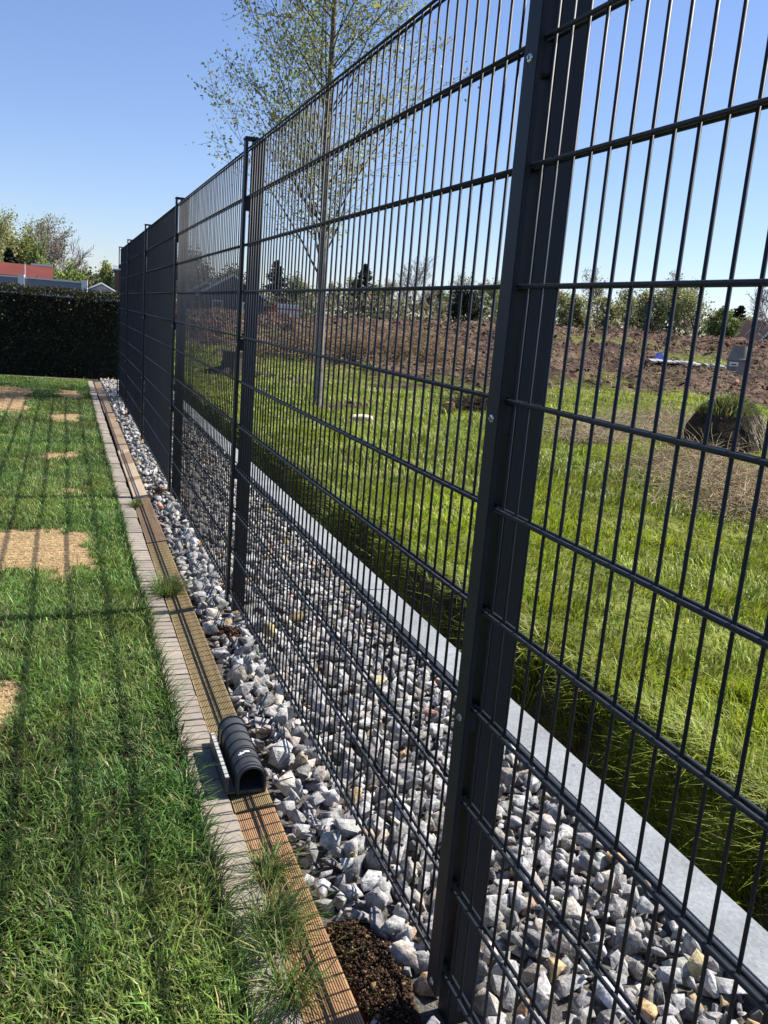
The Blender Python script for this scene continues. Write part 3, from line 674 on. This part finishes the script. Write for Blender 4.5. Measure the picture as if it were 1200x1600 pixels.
GREEN = dict(seg=[8, 5, 3], n=[16, 6], start=[.22, .25], ang=[.75, .7], ratio=[.48, .45], fall=[.45, .3], rr=[.45, .5], taper=[.9, .85, .8], rmin=.02, leaf_from=1, bend=.07, up=.10)
BARE = dict(seg=[7, 6, 4, 3], n=[15, 7, 4], start=[.22, .25, .2], ang=[.62, .6, .6], ratio=[.62, .5, .5], fall=[.40, .3, .2], rr=[.55, .5, .55], taper=[.9, .85, .8, .7], rmin=.013, leaf_from=9, bend=.06, up=.10)
ROUND = dict(seg=[5, 7, 5, 3], n=[24, 9, 6], start=[.18, .22, .2], ang=[.78, .6, .6], ratio=[.80, .48, .5], fall=[.45, .3, .2], rr=[.5, .5, .55], taper=[.75, .88, .8, .7], rmin=.013, leaf_from=9, bend=.05, up=.09)
SPRUCE = dict(seg=[10, 4], n=[95], start=[.06], ang=[1.45], ratio=[.36], fall=[.93], rr=[.3], taper=[.95, .8], rmin=.02, leaf_from=1, bend=.01, up=-.02)
BUSH = dict(seg=[4, 4, 3], n=[18, 5], start=[.02, .2], ang=[.85, .7], ratio=[.75, .5], fall=[.35, .3], rr=[.6, .5], taper=[.8, .85, .8], rmin=.02, leaf_from=1, bend=.1, up=.12)
def far_tree(u, vtop, dist, kind, label, group=None, scale=1.0, leafc=None, wide=1.0, nl=1.0):
    g = at_dist(u, 500, dist); zg = float(height(g[0], g[1])); d = ray(u, vtop); top = CAM[2] + d[2] * dist / math.hypot(d[0], d[1]); h = max(1.5, (top - zg) * scale * {'bare': .80, 'haze': .84, 'green': .88, 'pale': .88, 'spruce': 1.0}.get(kind, .85))
    loc = (g[0], g[1], zg); k = h / 8
    if kind == 'green': o = make_tree('leafy_tree', loc, h, .14 * k + .03, GREEN, (.10, .08, .06), leafc or (.30, .305, .13), int(2600 * nl), .21, .32 * k + .12, label, group, sides=4)
    elif kind == 'pale': o = make_tree('leafy_tree', loc, h, .13 * k + .03, GREEN, (.12, .10, .08), leafc or (.33, .34, .15), int(3300 * nl), .18, .30 * k + .1, label, group, sides=4)
    elif kind == 'haze': o = make_tree('budding_tree', loc, h, .14 * k + .03, BARE, (.17, .14, .11), leafc or (.31, .28, .16), int(900 * nl), .22, .35 * k, label, group, sides=4) if False else make_tree('budding_tree', loc, h, .14 * k + .03, dict(BARE, leaf_from=2), (.17, .14, .11), leafc or (.31, .28, .16), int(1800 * nl), .17, .28 * k, label, group, sides=4)
    elif kind == 'bare': o = make_tree('bare_tree', loc, h * .93, .16 * k + .03, ROUND, (.27, .23, .215), (.1, .1, .1), 0, .1, .1, label, group, sides=4)
    elif kind == 'spruce': o = make_tree('conifer_tree', loc, h, .14 * k, SPRUCE, (.05, .04, .03), leafc or (.022, .034, .020), int(5200 * nl), .19, .10 * k, label, group, sides=4)
    else: o = make_tree('leafy_bush', loc, h, .08 * k + .02, BUSH, (.06, .05, .04), leafc or (.15, .18, .06), int(3200 * nl), .18, .22 * k + .1, label, group, sides=4)
    o.scale = (wide, wide, 1); o.rotation_euler[2] = rng.uniform(0, 6.28); return o
GL = 'trees behind the red roofed barn'; GF = 'trees along the far edge of the dug field'
far_tree(2, 345, 75, 'pale', 'tall pale green tree rising above the red roof end', GL, nl=1.3)
far_tree(-22, 352, 78, 'pale', 'pale green tree standing next to the tall one over the roof', GL)
far_tree(18, 392, 70, 'spruce', 'dark conifer just behind the red roof', GL, wide=1.3)
far_tree(44, 352, 82, 'haze', 'thin bare-topped tree rising above the roof behind the pole', GL)
far_tree(33, 378, 78, 'green', 'mid green tree left of the thin bare-topped tree', GL)
far_tree(56, 374, 78, 'pale', 'yellow green tree right of the thin bare-topped tree', GL, leafc=(.28, .30, .09))
far_tree(72, 372, 80, 'haze', 'budding grey tree beside the round bare tree', GL)
far_tree(70, 385, 74, 'green', 'narrow green tree at the red roof gable end', GL, wide=.6, leafc=(.20, .26, .08))
far_tree(84, 428, 60, 'bush', 'bright green bush beside the gable end of the red roof', GL, leafc=(.24, .30, .08))
far_tree(110, 384, 78, 'bare', 'round crowned bare grey tree above the grey panel wall', None, wide=1.05)
far_tree(128, 434, 72, 'green', 'dark green low tree between the bare tree and the shed', GL, wide=1.3, leafc=(.13, .14, .06))
far_tree(140, 435, 74, 'green', 'dull green low tree behind the grey shed', GL, wide=1.2, leafc=(.14, .15, .07))
far_tree(160, 420, 66, 'pale', 'light yellow green tree behind the grey shed roof', None, wide=.62, leafc=(.36, .39, .13))
for k, (u, v, kd, w, lab) in enumerate([(292, 398, 'green', 1.2, 'tallest dark green tree left of the low dark roof'), (312, 420, 'green', 1.2, 'dark green tree over the low roofed house gable'), (335, 436, 'green', 1.3, 'low dark green tree between the two dark roofs'), (356, 425, 'green', 1.3, 'dark green tree rising behind the bigger dark roof'),
      (375, 436, 'green', 1.2, 'dark green tree right of the bigger dark roof'), (215, 425, 'green', 1.2, 'green tree hidden behind the densest stretch of mesh near the hedge'), (245, 415, 'green', 1.2, 'green tree dimly seen through dense mesh left of the tallest one'), (268, 430, 'haze', 1.1, 'budding tree dimly seen through dense mesh beside the tallest green one')]):
    far_tree(u, v, 95 + 3 * (k % 3), kd, lab, 'trees behind the dark roofed houses', wide=w, leafc=(.11, .12, .055) if kd == 'green' else None)
far_tree(430, 408, 92, 'spruce', 'tall dark conifer near the orange and white van', None, wide=1.25, nl=1.3)
far_tree(452, 438, 95, 'green', 'green tree right behind the van', GF, leafc=(.20, .23, .08))
far_tree(478, 446, 95, 'green', 'green tree seen beside the birch trunk', GF, leafc=(.23, .25, .08))
far_tree(520, 448, 98, 'haze', 'budding tree between the birch and the dark conifer', GF)
far_tree(548, 440, 100, 'green', 'leafy tree touching the dark broad conifer', GF)
far_tree(566, 414, 95, 'spruce', 'broad dark conifer right of the birch trunk', None, wide=1.35, nl=1.3, leafc=(.03, .042, .022))
far_tree(590, 450, 99, 'green', 'low leafy tree between conifer and bare tree', GF)
far_tree(612, 446, 99, 'haze', 'budding tree left of the pale bare tree', GF)
far_tree(645, 412, 92, 'bare', 'broad pale bare tree beyond the dug field', None, wide=1.05)
far_tree(668, 462, 96, 'haze', 'brownish budding shrub at the foot of the pale bare tree', GF, leafc=(.19, .15, .10))
far_tree(693, 455, 100, 'green', 'fresh green tree left of the dark round bush', GF, leafc=(.17, .22, .08))
far_tree(724, 462, 84, 'bush', 'dark round evergreen bush beyond the dug field', None, wide=1.2, leafc=(.022, .030, .020), nl=1.4)
far_tree(712, 440, 108, 'haze', 'budding tree above the dark round bush', GF)
far_tree(745, 450, 104, 'haze', 'budding tree right of the dark round bush', GF)
far_tree(770, 448, 94, 'pale', 'light green tree beside the post with the soil heap', GF, leafc=(.28, .32, .11))
far_tree(795, 455, 98, 'green', 'leafy tree partly hidden by the post with the soil heap', GF)
for k, (u, v, kd, w, lab) in enumerate([(868, 452, 'haze', 1, 'budding tree beside the broken dark trunk'), (888, 462, 'green', 1.2, 'green tree behind the budding ones'), (932, 438, 'haze', .9, 'tall thin budding tree above the row'), (905, 470, 'green', 1.2, 'low green tree under the thin tall one'),
      (950, 468, 'green', 1.2, 'low green tree left of the orange roof'), (985, 462, 'green', 1.3, 'round green tree over the orange roof'), (1012, 464, 'green', 1.3, 'round green tree right of the orange roof'), (1035, 458, 'haze', 1.2, 'brownish budding tree in the row'), (1058, 448, 'haze', 1.2, 'tall brown budding tree left of the bright one'),
      (1092, 446, 'pale', 1.35, 'big bright yellow green tree at the end of the row'), (1075, 470, 'haze', 1.2, 'low budding tree under the bright one')]):
    far_tree(u, v, 88 + 4 * (k % 3), kd, lab, GF, wide=w)
far_tree(1150, 478, 88, 'spruce', 'dark conifer standing alone before the tiled roofs', None, wide=1.5, nl=1.3)
far_tree(1135, 512, 66, 'bush', 'round green bush behind the concrete shaft', None, wide=1.15, leafc=(.17, .21, .07), nl=1.5)
far_tree(1172, 505, 100, 'green', 'green tree between the conifer and the tiled roofs', GF, wide=1.3)
far_tree(1205, 452, 74, 'bare', 'bare tree with spreading twigs by the tiled roofs', None, wide=1.0)
far_tree(1230, 500, 96, 'green', 'leafy tree beyond the tiled roofs', GF, wide=1.3)
# low scrub closes the foot of the tree row
def scrub(az0, az1, d0, d1, n, h, colr, label):
    az = rng.uniform(math.radians(az0), math.radians(az1), n); d = rng.uniform(d0, d1, n); x = CAM[0] + d * np.sin(az); y = CAM[1] + d * np.cos(az)
    z = height(x, y) + rng.random(n) ** 1.3 * h * (.45 + .9 * fbm(x * .15, y * .15, 3)); V, F_, C_ = leaf_quads(np.stack([x, y, z], 1), rng.uniform(.25, .6, n), vary(colr, n, .35, .1)); o = link('scrub', mesh_np('scrub', V, F_, M['far_leaf'], C_)); tag(o, label, 'scrub', kind='stuff')
scrub(-4, 60, 86, 104, 26000, 2.8, (.21, .19, .11), 'low scrub closing the foot of the far tree row')
scrub(-26, -2, 68, 90, 9000, 2.6, (.15, .15, .07), 'low scrub behind the red roofed barn')

# ------------------------------------------------------------------ hedge
hd = empty('hedge', (-2.5, 16.75, -.03)); tag(hd, 'dense dark clipped evergreen hedge closing off the lawn', 'hedge')
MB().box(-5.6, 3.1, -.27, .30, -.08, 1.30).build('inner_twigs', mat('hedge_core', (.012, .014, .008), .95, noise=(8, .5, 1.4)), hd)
n = 46000; fx = rng.uniform(-5.75, 3.25, n); face = rng.random(n)
fy = np.where(face < .62, -.33 + rng.normal(0, .035, n), rng.uniform(-.36, .36, n)); fz = np.where(face < .62, -.06 + rng.random(n) * 1.52, 1.40 + rng.normal(0, .035, n))
fy += .10 * (fbm(fx * 2.2, fz * 2.2, 3) - .5); fz += np.where(face >= .62, .10 * (fbm(fx * 3, fy * 3 + 9, 2) - .5), 0)
V, F_, C_ = leaf_quads(np.stack([fx, fy, fz], 1), rng.uniform(.022, .06, n), vary((.036, .042, .017), n, .35, .12)); rd = rng.random(n) < .12
C_[np.repeat(rd, 4)] = np.repeat(vary((.09, .075, .03), rd.sum(), .25), 4, 0)
link('foliage', mesh_np('foliage', V, F_, M['leaf'], C_), hd)

# ------------------------------------------------------------------ far buildings
def flat(name, c, r=.7, **k): return mat(name, c, r, **k)
M['brickred'] = flat('red_metal', (.15, .046, .037), .9, noise=(.6, .85, 1.1), spec=.08); M['white'] = flat('white_paint', (.72, .72, .70), .6); M['greypanel'] = flat('grey_panel', (.20, .215, .245), .6, noise=(2, .9, 1.1))
M['tile'] = flat('orange_tile', (.42, .20, .11), .8, noise=(1.5, .8, 1.15)); M['render'] = flat('cream_render', (.50, .46, .40), .85); M['darkroof'] = flat('dark_tile', (.055, .055, .06), .7, noise=(2, .8, 1.2)); M['glass'] = flat('window_glass', (.03, .035, .04), .1)
M['brownwall'] = flat('brown_cladding', (.13, .085, .055), .8); M['orange'] = flat('signal_orange', lin(226, 80, 30), .5); M['vanwhite'] = flat('van_white', (.70, .71, .72), .4); M['rubber'] = flat('rubber', (.02, .02, .02), .8)
def facing(u, v, dist, turn=0):
    """an Empty standing on the ground, its local x running to the right across the line of sight"""
    p = at_dist(u, v, dist); az, _ = azd(p[0], p[1]); o = empty('x', (p[0], p[1], float(height(p[0], p[1])))); o.rotation_euler = (0, 0, -float(az) + math.radians(turn)); return o
def gable_house(u, dist, w, dpt, eave, ridge, wall, roof, name, label, turn=0, along=True, over=.3, group=None, base=0, windows=(), verge=.22):
    o = facing(u, 500, dist, turn); o.name = name; o.location.z += base
    if along:       # the ridge runs across the view
        MB().add([(-w / 2, 0, -1), (w / 2, 0, -1), (w / 2, dpt, -1), (-w / 2, dpt, -1), (-w / 2, 0, eave), (w / 2, 0, eave), (w / 2, dpt, eave), (-w / 2, dpt, eave), (-w / 2, dpt / 2, ridge - .12), (w / 2, dpt / 2, ridge - .12)],
                 [(0, 1, 5, 4), (1, 2, 6, 9, 5), (2, 3, 7, 6), (3, 0, 4, 8, 7)]).build('wall', M[wall], o)
        for s in (0, 1):
            ya, yb = (-over, dpt / 2) if s == 0 else (dpt + over, dpt / 2); ze = eave - over * (ridge - eave) / (dpt / 2)
            MB().add([(-w / 2 - over, ya, ze), (w / 2 + over, ya, ze), (w / 2 + over, yb, ridge), (-w / 2 - over, yb, ridge), (-w / 2 - over, ya, ze - .1), (w / 2 + over, ya, ze - .1), (w / 2 + over, yb, ridge - .1), (-w / 2 - over, yb, ridge - .1)],
                     [(0, 1, 2, 3), (4, 7, 6, 5), (0, 4, 5, 1), (1, 5, 6, 2), (2, 6, 7, 3), (3, 7, 4, 0)]).build('roof', M[roof], o)
    else:           # the gable faces the view
        MB().add([(-w / 2, 0, -1), (w / 2, 0, -1), (w / 2, dpt, -1), (-w / 2, dpt, -1), (-w / 2, 0, eave), (w / 2, 0, eave), (w / 2, dpt, eave), (-w / 2, dpt, eave), (0, 0, ridge - .12), (0, dpt, ridge - .12)],
                 [(0, 1, 5, 8, 4), (1, 2, 6, 5), (2, 3, 7, 9, 6), (3, 0, 4, 7)]).build('wall', M[wall], o)
        for s in (-1, 1):
            ze = eave - over * (ridge - eave) / (w / 2); xa = s * (w / 2 + over)
            MB().add([(xa, -over, ze), (xa, dpt + over, ze), (0, dpt + over, ridge), (0, -over, ridge), (xa, -over, ze - .1), (xa, dpt + over, ze - .1), (0, dpt + over, ridge - .1), (0, -over, ridge - .1)],
                     [(0, 1, 2, 3), (4, 7, 6, 5), (0, 4, 5, 1), (1, 5, 6, 2), (2, 6, 7, 3), (3, 7, 4, 0)]).build('roof', M[roof], o)
            MB().add([(xa, -over - .06, ze), (0, -over - .06, ridge + .02), (0, -over - .06, ridge - verge), (xa, -over - .06, ze - verge), (xa, -over - .003, ze), (0, -over - .003, ridge + .02), (0, -over - .003, ridge - verge), (xa, -over - .003, ze - verge)],
                     [(0, 1, 2, 3), (4, 7, 6, 5), (0, 4, 5, 1), (2, 6, 7, 3), (0, 3, 7, 4)]).build('verge_board', M['white'], o)
    for (x, z, ww, hh) in windows:
        f = MB().box(x - ww / 2, x + ww / 2, -.05, -.004, z, z + hh).build('window', M['white'], o); MB().box(x - ww / 2 + .12, x + ww / 2 - .12, -.062, -.052, z + .12, z + hh - .12).build('pane', M['glass'], f)
    tag(o, label, 'house', group); return o
# red barn left
barn = facing(20, 440, 58, -3); barn.name = 'red_barn'; bz = float(barn.location.z); zt = lambda v, u=20, d=58: CAM[2] + ray(u, v)[2] * d / math.hypot(*ray(u, v)[:2]) - bz
W2 = 2.25
MB().box(-6.5, W2 - .3, .4, 6, -1, zt(428)).build('wall', M['darkroof'], barn)
prof = [(-.2, zt(429)), (.0, zt(429) - .05), (6.3, zt(409) + .6), (6.3, zt(409) + .75), (3.2, zt(409) + .02), ]
MB().add([(-6.8, -.2, zt(427)), (W2, -.2, zt(431)), (W2, 1.6, zt(411)), (-6.8, 1.6, zt(407)), (-6.8, -.2, zt(427) - .08), (W2, -.2, zt(431) - .08), (W2, 1.6, zt(411) - .08), (-6.8, 1.6, zt(407) - .08)],
         [(0, 1, 2, 3), (4, 7, 6, 5), (0, 4, 5, 1), (1, 5, 6, 2), (2, 6, 7, 3), (3, 7, 4, 0)]).build('roof', M['brickred'], barn)
MB().box(.95, W2 - .05, 1.55, 1.75, zt(411) + .01, zt(411) + .14).build('ridge_strip', M['white'], barn)
for xk in (-3.4, -1.0, 1.3): MB().box(xk, xk + .05, -.24, -.205, zt(429) - .35, zt(429) + .02).build('gutter_pipe', M['darkroof'], barn)
tag(barn, 'long low building with a red brown metal roof behind the grey wall', 'building')
pole = facing(39, 440, 50); pole.name = 'thin_pole'; tag(pole, 'thin pale pole standing before the red roof', 'pole')
MB().lathe([(.03, 0), (.025, 3.15), (0, 3.16)], 8).build('shaft', M['white'], pole); MB().box(-.04, .04, -.04, .04, 3.16, 3.24).build('tip', M['white'], pole)
# grey panel wall
wl = facing(60, 440, 30, -6); wl.name = 'panel_wall'; wz = float(wl.location.z); zz = lambda u, v: CAM[2] + ray(u, v)[2] * 30 / math.hypot(*ray(u, v)[:2]) - wz
ztop, zbot = zz(60, 434), zz(60, 449)
for k in range(-2, 2):
    x0 = -.50 + k * 1.86; MB().box(x0 - .09, x0 + .09, -.05, .12, 0, ztop + .05).build('wall_post', M['white'], wl)
    if k < 1:
        MB().box(x0 + .10, x0 + 1.76, .02, .07, .10, ztop - .05).build('grey_panel', M['greypanel'], wl); MB().box(x0 + .095, x0 + 1.765, -.01, .10, ztop - .05, ztop).build('top_rail', M['white'], wl); MB().box(x0 + .095, x0 + 1.765, -.01, .10, zbot - .22, zbot).build('base_rail', M['white'], wl)
tag(wl, 'grey panelled wall with white posts above the hedge', 'wall')
sh = gable_house(158, 42, 1.0, 2.5, 1.55, 1.80, 'greypanel', 'darkroof', 'garden_shed', 'small grey shed with white gable edge above the hedge', along=False, over=.12, base=.62, verge=.05)
s2 = facing(174, 455, 41); s2.name = 'flat_garage'; s2.location.z += .62; MB().box(-.75, .75, 0, 3, 0, 1.50).build('wall', M['greypanel'], s2); MB().box(-.80, .80, -.06, 3.06, 1.502, 1.56).build('roof_edge', M['white'], s2); tag(s2, 'grey flat roofed garage beside the small shed', 'building')
gable_house(190, 62, 1.0, 4, 2.0, 2.3, 'brownwall', 'greypanel', 'brown_house', 'brown house with pale roof peeping out beside the fence end', along=True, over=.1, base=.45)
gable_house(322, 78, 4.6, 8, 1.2, 2.55, 'darkroof', 'darkroof', 'dark_house', 'low dark roofed house with white gable edges behind the mesh', along=False, windows=((-.9, -.1, .7, .9), (.9, -.1, .7, .9)))
gable_house(362, 74, 5.2, 8, 1.7, 3.3, 'darkroof', 'darkroof', 'dark_house', 'bigger dark roofed house left of the orange and white van', along=False, windows=((-1.2, .1, .8, 1.0), (1.2, .1, .8, 1.0)))
gable_house(972, 84, 1.25, 5, .9, 2.4, 'render', 'tile', 'orange_house', 'house with pale orange tiled roof among the far trees', along=True, base=-1.2)
gable_house(1178, 82, 2.6, 6, .2, 2.1, 'brownwall', 'tile', 'tiled_house', 'small house with orange tiles next to the concrete shaft', turn=30, along=False, base=.1)
gable_house(1212, 80, 3.4, 6, .2, 2.3, 'brownwall', 'tile', 'tiled_house', 'orange tiled house beneath the bare spreading tree', turn=34, along=False, base=.1)
# van, mostly hidden by the earth
vn = facing(444, 495, 74); vn.name = 'parked_van'; vz = CAM[2] + ray(444, 496)[2] * 74 / math.hypot(*ray(444, 496)[:2]); vn.location.z = vz - .35
MB().extrude([(-1.30, .35), (-1.35, .75), (-1.20, .95), (-.95, 1.30), (-.75, 1.38), (-.72, .35)], 'y', 0, 1.6).build('cab', M['orange'], vn, bevel=.03)
b_ = MB().box(-.70, 1.30, 0, 1.6, .35, 1.42).build('body', M['vanwhite'], vn, bevel=.04); MB().box(-.66, 1.26, -.012, -.003, .95, 1.08).build('stripe', M['orange'], b_)
MB().extrude([(-1.10, .98), (-.92, 1.26), (-.80, 1.28), (-.80, .98)], 'y', -.01, -.003).build('side_window', M['glass'], vn)
for wx in (-.95, .85):
    w_o = MB().lathe([(0, -.08), (.30, -.08), (.32, -.05), (.32, .05), (.30, .08), (0, .08)], 18).build('wheel', M['rubber'], vn, (wx, .02, .32)); w_o.rotation_euler = (math.pi / 2, 0, 0)
tag(vn, 'orange and white van parked beyond the dug earth', 'van')

# concrete shaft standing on the earth
cs = facing(1150, 580, 44); cs.name = 'concrete_shaft'; _h = hit(1150, 586); _d = float(azd(_h[0], _h[1])[1]); cs.location = (_h[0], _h[1], _h[2] - .05); cs.scale = [_d * 42 / 1355 / 1.30] * 3
M['shaft'] = flat('old_concrete', (.20, .19, .175), .9, noise=(2.5, .75, 1.2)); 
MB().lathe([(.40, 0), (.43, .03), (.47, .60), (.46, .66), (.0, .66)], 26).build('base_ring', M['shaft'], cs, smooth=True)
MB().lathe([(.50, .662), (.515, .68), (.515, .74), (.50, .76), (.40, .765)], 26).build('rim', M['shaft'], cs, smooth=True)
MB().lathe([(.44, .767), (.43, .80), (.33, 1.26), (.32, 1.30), (.24, 1.30), (.24, 1.1), (0, 1.1)], 26).build('cone', M['shaft'], cs, smooth=True)
MB().box(-.34, .02, -.482, -.470, .42, .60).build('paper_label', M['white'], cs)
MB().box(-.27, -.05, -.486, -.4835, .47, .52).build('print_line', M['rubber'], cs)
tag(cs, 'grey concrete manhole shaft with a white label on the dug earth', 'concrete shaft')

# pale strip of plastic sheet and a blue scrap by the shaft
n = 40; v = []; f = []
for k in range(n + 1):
    t = k / n; p = hit(1008 + 124 * t, 566 + 11 * t); w = .20 + .06 * math.sin(k * .7); zc = p[2] + .07 + random.uniform(-.004, .008)
    v += [(p[0] - w * .5, p[1] - w, zc), (p[0] + w * .5, p[1] + w, zc + .05), (p[0] - w * .5, p[1] - w, zc - .05), (p[0] + w * .5, p[1] + w, zc)]
    if k: a = 4 * k; f += [(a - 4, a, a + 1, a - 3), (a - 2, a - 1, a + 3, a + 2), (a - 4, a - 2, a + 2, a), (a - 3, a + 1, a + 3, a - 1)]
f += [(0, 1, 3, 2), (4 * n, 4 * n + 2, 4 * n + 3, 4 * n + 1)]
o = MB().add(v, f).build('plastic_strip', flat('pale_sheet', (.30, .29, .28), .6)); tag(o, 'long pale strip of plastic lying on the earth left of the shaft', 'plastic sheet')
p = hit(1032, 564); o = MB().add([(-.3, 0, 0), (.1, -.1, .05), (.3, .1, 0), (-.1, .2, .22), (.05, .05, .33)], [(0, 1, 4), (1, 2, 4), (2, 3, 4), (3, 0, 4), (0, 3, 2, 1)]).build('plastic_scrap', flat('blue_sheet', lin(60, 90, 170), .5), None, (p[0], p[1], p[2] + .02)); tag(o, 'crumpled blue plastic scrap beside the pale strip', 'plastic sheet')

# ------------------------------------------------------------------ earth mound with grass on top, and small things on the meadow
mp = hit(1128, 700); mound = empty('earth_mound', tuple(mp)); mound.scale = (1.08, 1.08, 1.25); tag(mound, 'dark upturned clump of earth with grass growing on top', 'mound')
g = 48; th = np.linspace(0, 2 * math.pi, g, endpoint=False); rows = 20; V = []
az_m, _ = azd(mp[0], mp[1])
for i in range(rows + 1):
    t = i / rows; rad = .62 * (1 - .55 * t ** 1.6) if t < .8 else .62 * (1 - .55 * .8 ** 1.6) * math.cos((t - .8) / .2 * math.pi / 2)
    z = .60 * t if t < .8 else .48 + .16 * math.sin((t - .8) / .2 * math.pi / 2)
    w = rad * (1 + .30 * (fbm(np.cos(th) * 1.6 + 4, np.sin(th) * 1.6 + z * 2.2, 4) - .5) * 2); V.append(np.stack([w * np.cos(th) * 1.05, w * np.sin(th) * .8, np.full(g, z - .06) + .05 * (fbm(np.cos(th) * 3, np.sin(th) * 3 + z * 4, 3) - .5)], 1))
V = np.concatenate(V); ii = np.arange((rows + 1) * g).reshape(rows + 1, g); F_ = np.stack([ii[:-1], np.roll(ii[:-1], -1, 1), np.roll(ii[1:], -1, 1), ii[1:]], -1).reshape(-1, 4)
link('earth_body', mesh_np('earth_body', V, F_, M['clod'], vary((.045, .032, .022), len(V), .2)), mound)
n = 1500; a = rng.uniform(0, 6.283, n); rr = np.sqrt(rng.random(n)); P_ = np.stack([rr * np.cos(a) * .46, rr * np.sin(a) * .36, .585 - .20 * rr ** 2 + rng.normal(0, .012, n)], 1)
Vb, Fb, Cb = blades(P_, rng.uniform(.04, .13, n), rng.uniform(.006, .011, n), a, np.clip(rng.normal(.8, .3, n), .1, 1.3), np.clip(rng.normal(.6, .3, n), 0, 1.1), np.where((rng.random(n) < .3)[:, None], vary((.28, .26, .06), n, .2), vary((.11, .16, .05), n, .2)))
link('grass_cap', mesh_np('grass_cap', Vb, Fb, M['grass'], Cb), mound)
n = 260; a = rng.normal(-.2, .9, n); q = np.stack([.40 * np.cos(a) + rng.normal(0, .06, n), .28 * np.sin(a) - .1, rng.uniform(.2, .45, n)], 1); q2 = q + rng.normal(0, .05, (n, 3)) + np.array([[.06, -.05, -.16]]); V, F_ = tubes(q, q2, np.full(n, .006), np.full(n, .003), 3)
tag(link('hanging_roots', mesh_np('hanging_roots', V, F_, M['bark'], np.repeat(vary((.42, .36, .28), n, .2), 6, 0)), mound), kind='stuff')

p = hit(565, 661); o = MB().extrude([(-.15, 0), (-.13, .05), (.02, .065), (.14, .05), (.16, 0)], 'y', -.06, .06).build('wood_offcut', flat('pale_wood', (.62, .50, .34), .7, noise=(9, .8, 1.15)), None, (p[0], p[1], p[2] + .05), bevel=.01); o.rotation_euler = (.25, 0, -.3); tag(o, 'pale wood offcut lying on the meadow near the birch', 'wood')
p = hit(700, 645); o = link('earth_lump', mesh_np('earth_lump', SHAPES[2][0] * .32, SHAPES[2][1], M['clod'], vary((.30, .19, .10), len(SHAPES[2][0]), .15)), None, (p[0], p[1], p[2] + .10)); tag(o, 'light brown earth lump beside the twig heap', 'earth')
p = hit(365, 585); st = empty('tree_stump', tuple(p)); tag(st, 'dark tree stump with roots seen through the mesh', 'stump')
MB().lathe([(.42, -.1), (.30, .12), (.24, .35), (.25, .48), (.22, .50), (0, .51)], 14).build('stump_wood', flat('stump_bark', (.05, .038, .028), .9, noise=(6, .6, 1.3)), st)
for k in range(5): a = k * 1.26 + .3; V, F_ = tubes([(.2 * math.cos(a), .2 * math.sin(a), .10)], [(.7 * math.cos(a), .7 * math.sin(a), .0)], [.10], [.03], 6); link('root', mesh_np('root', V, F_, M['bark'], np.repeat([[.05, .038, .028]], len(V), 0)), st)
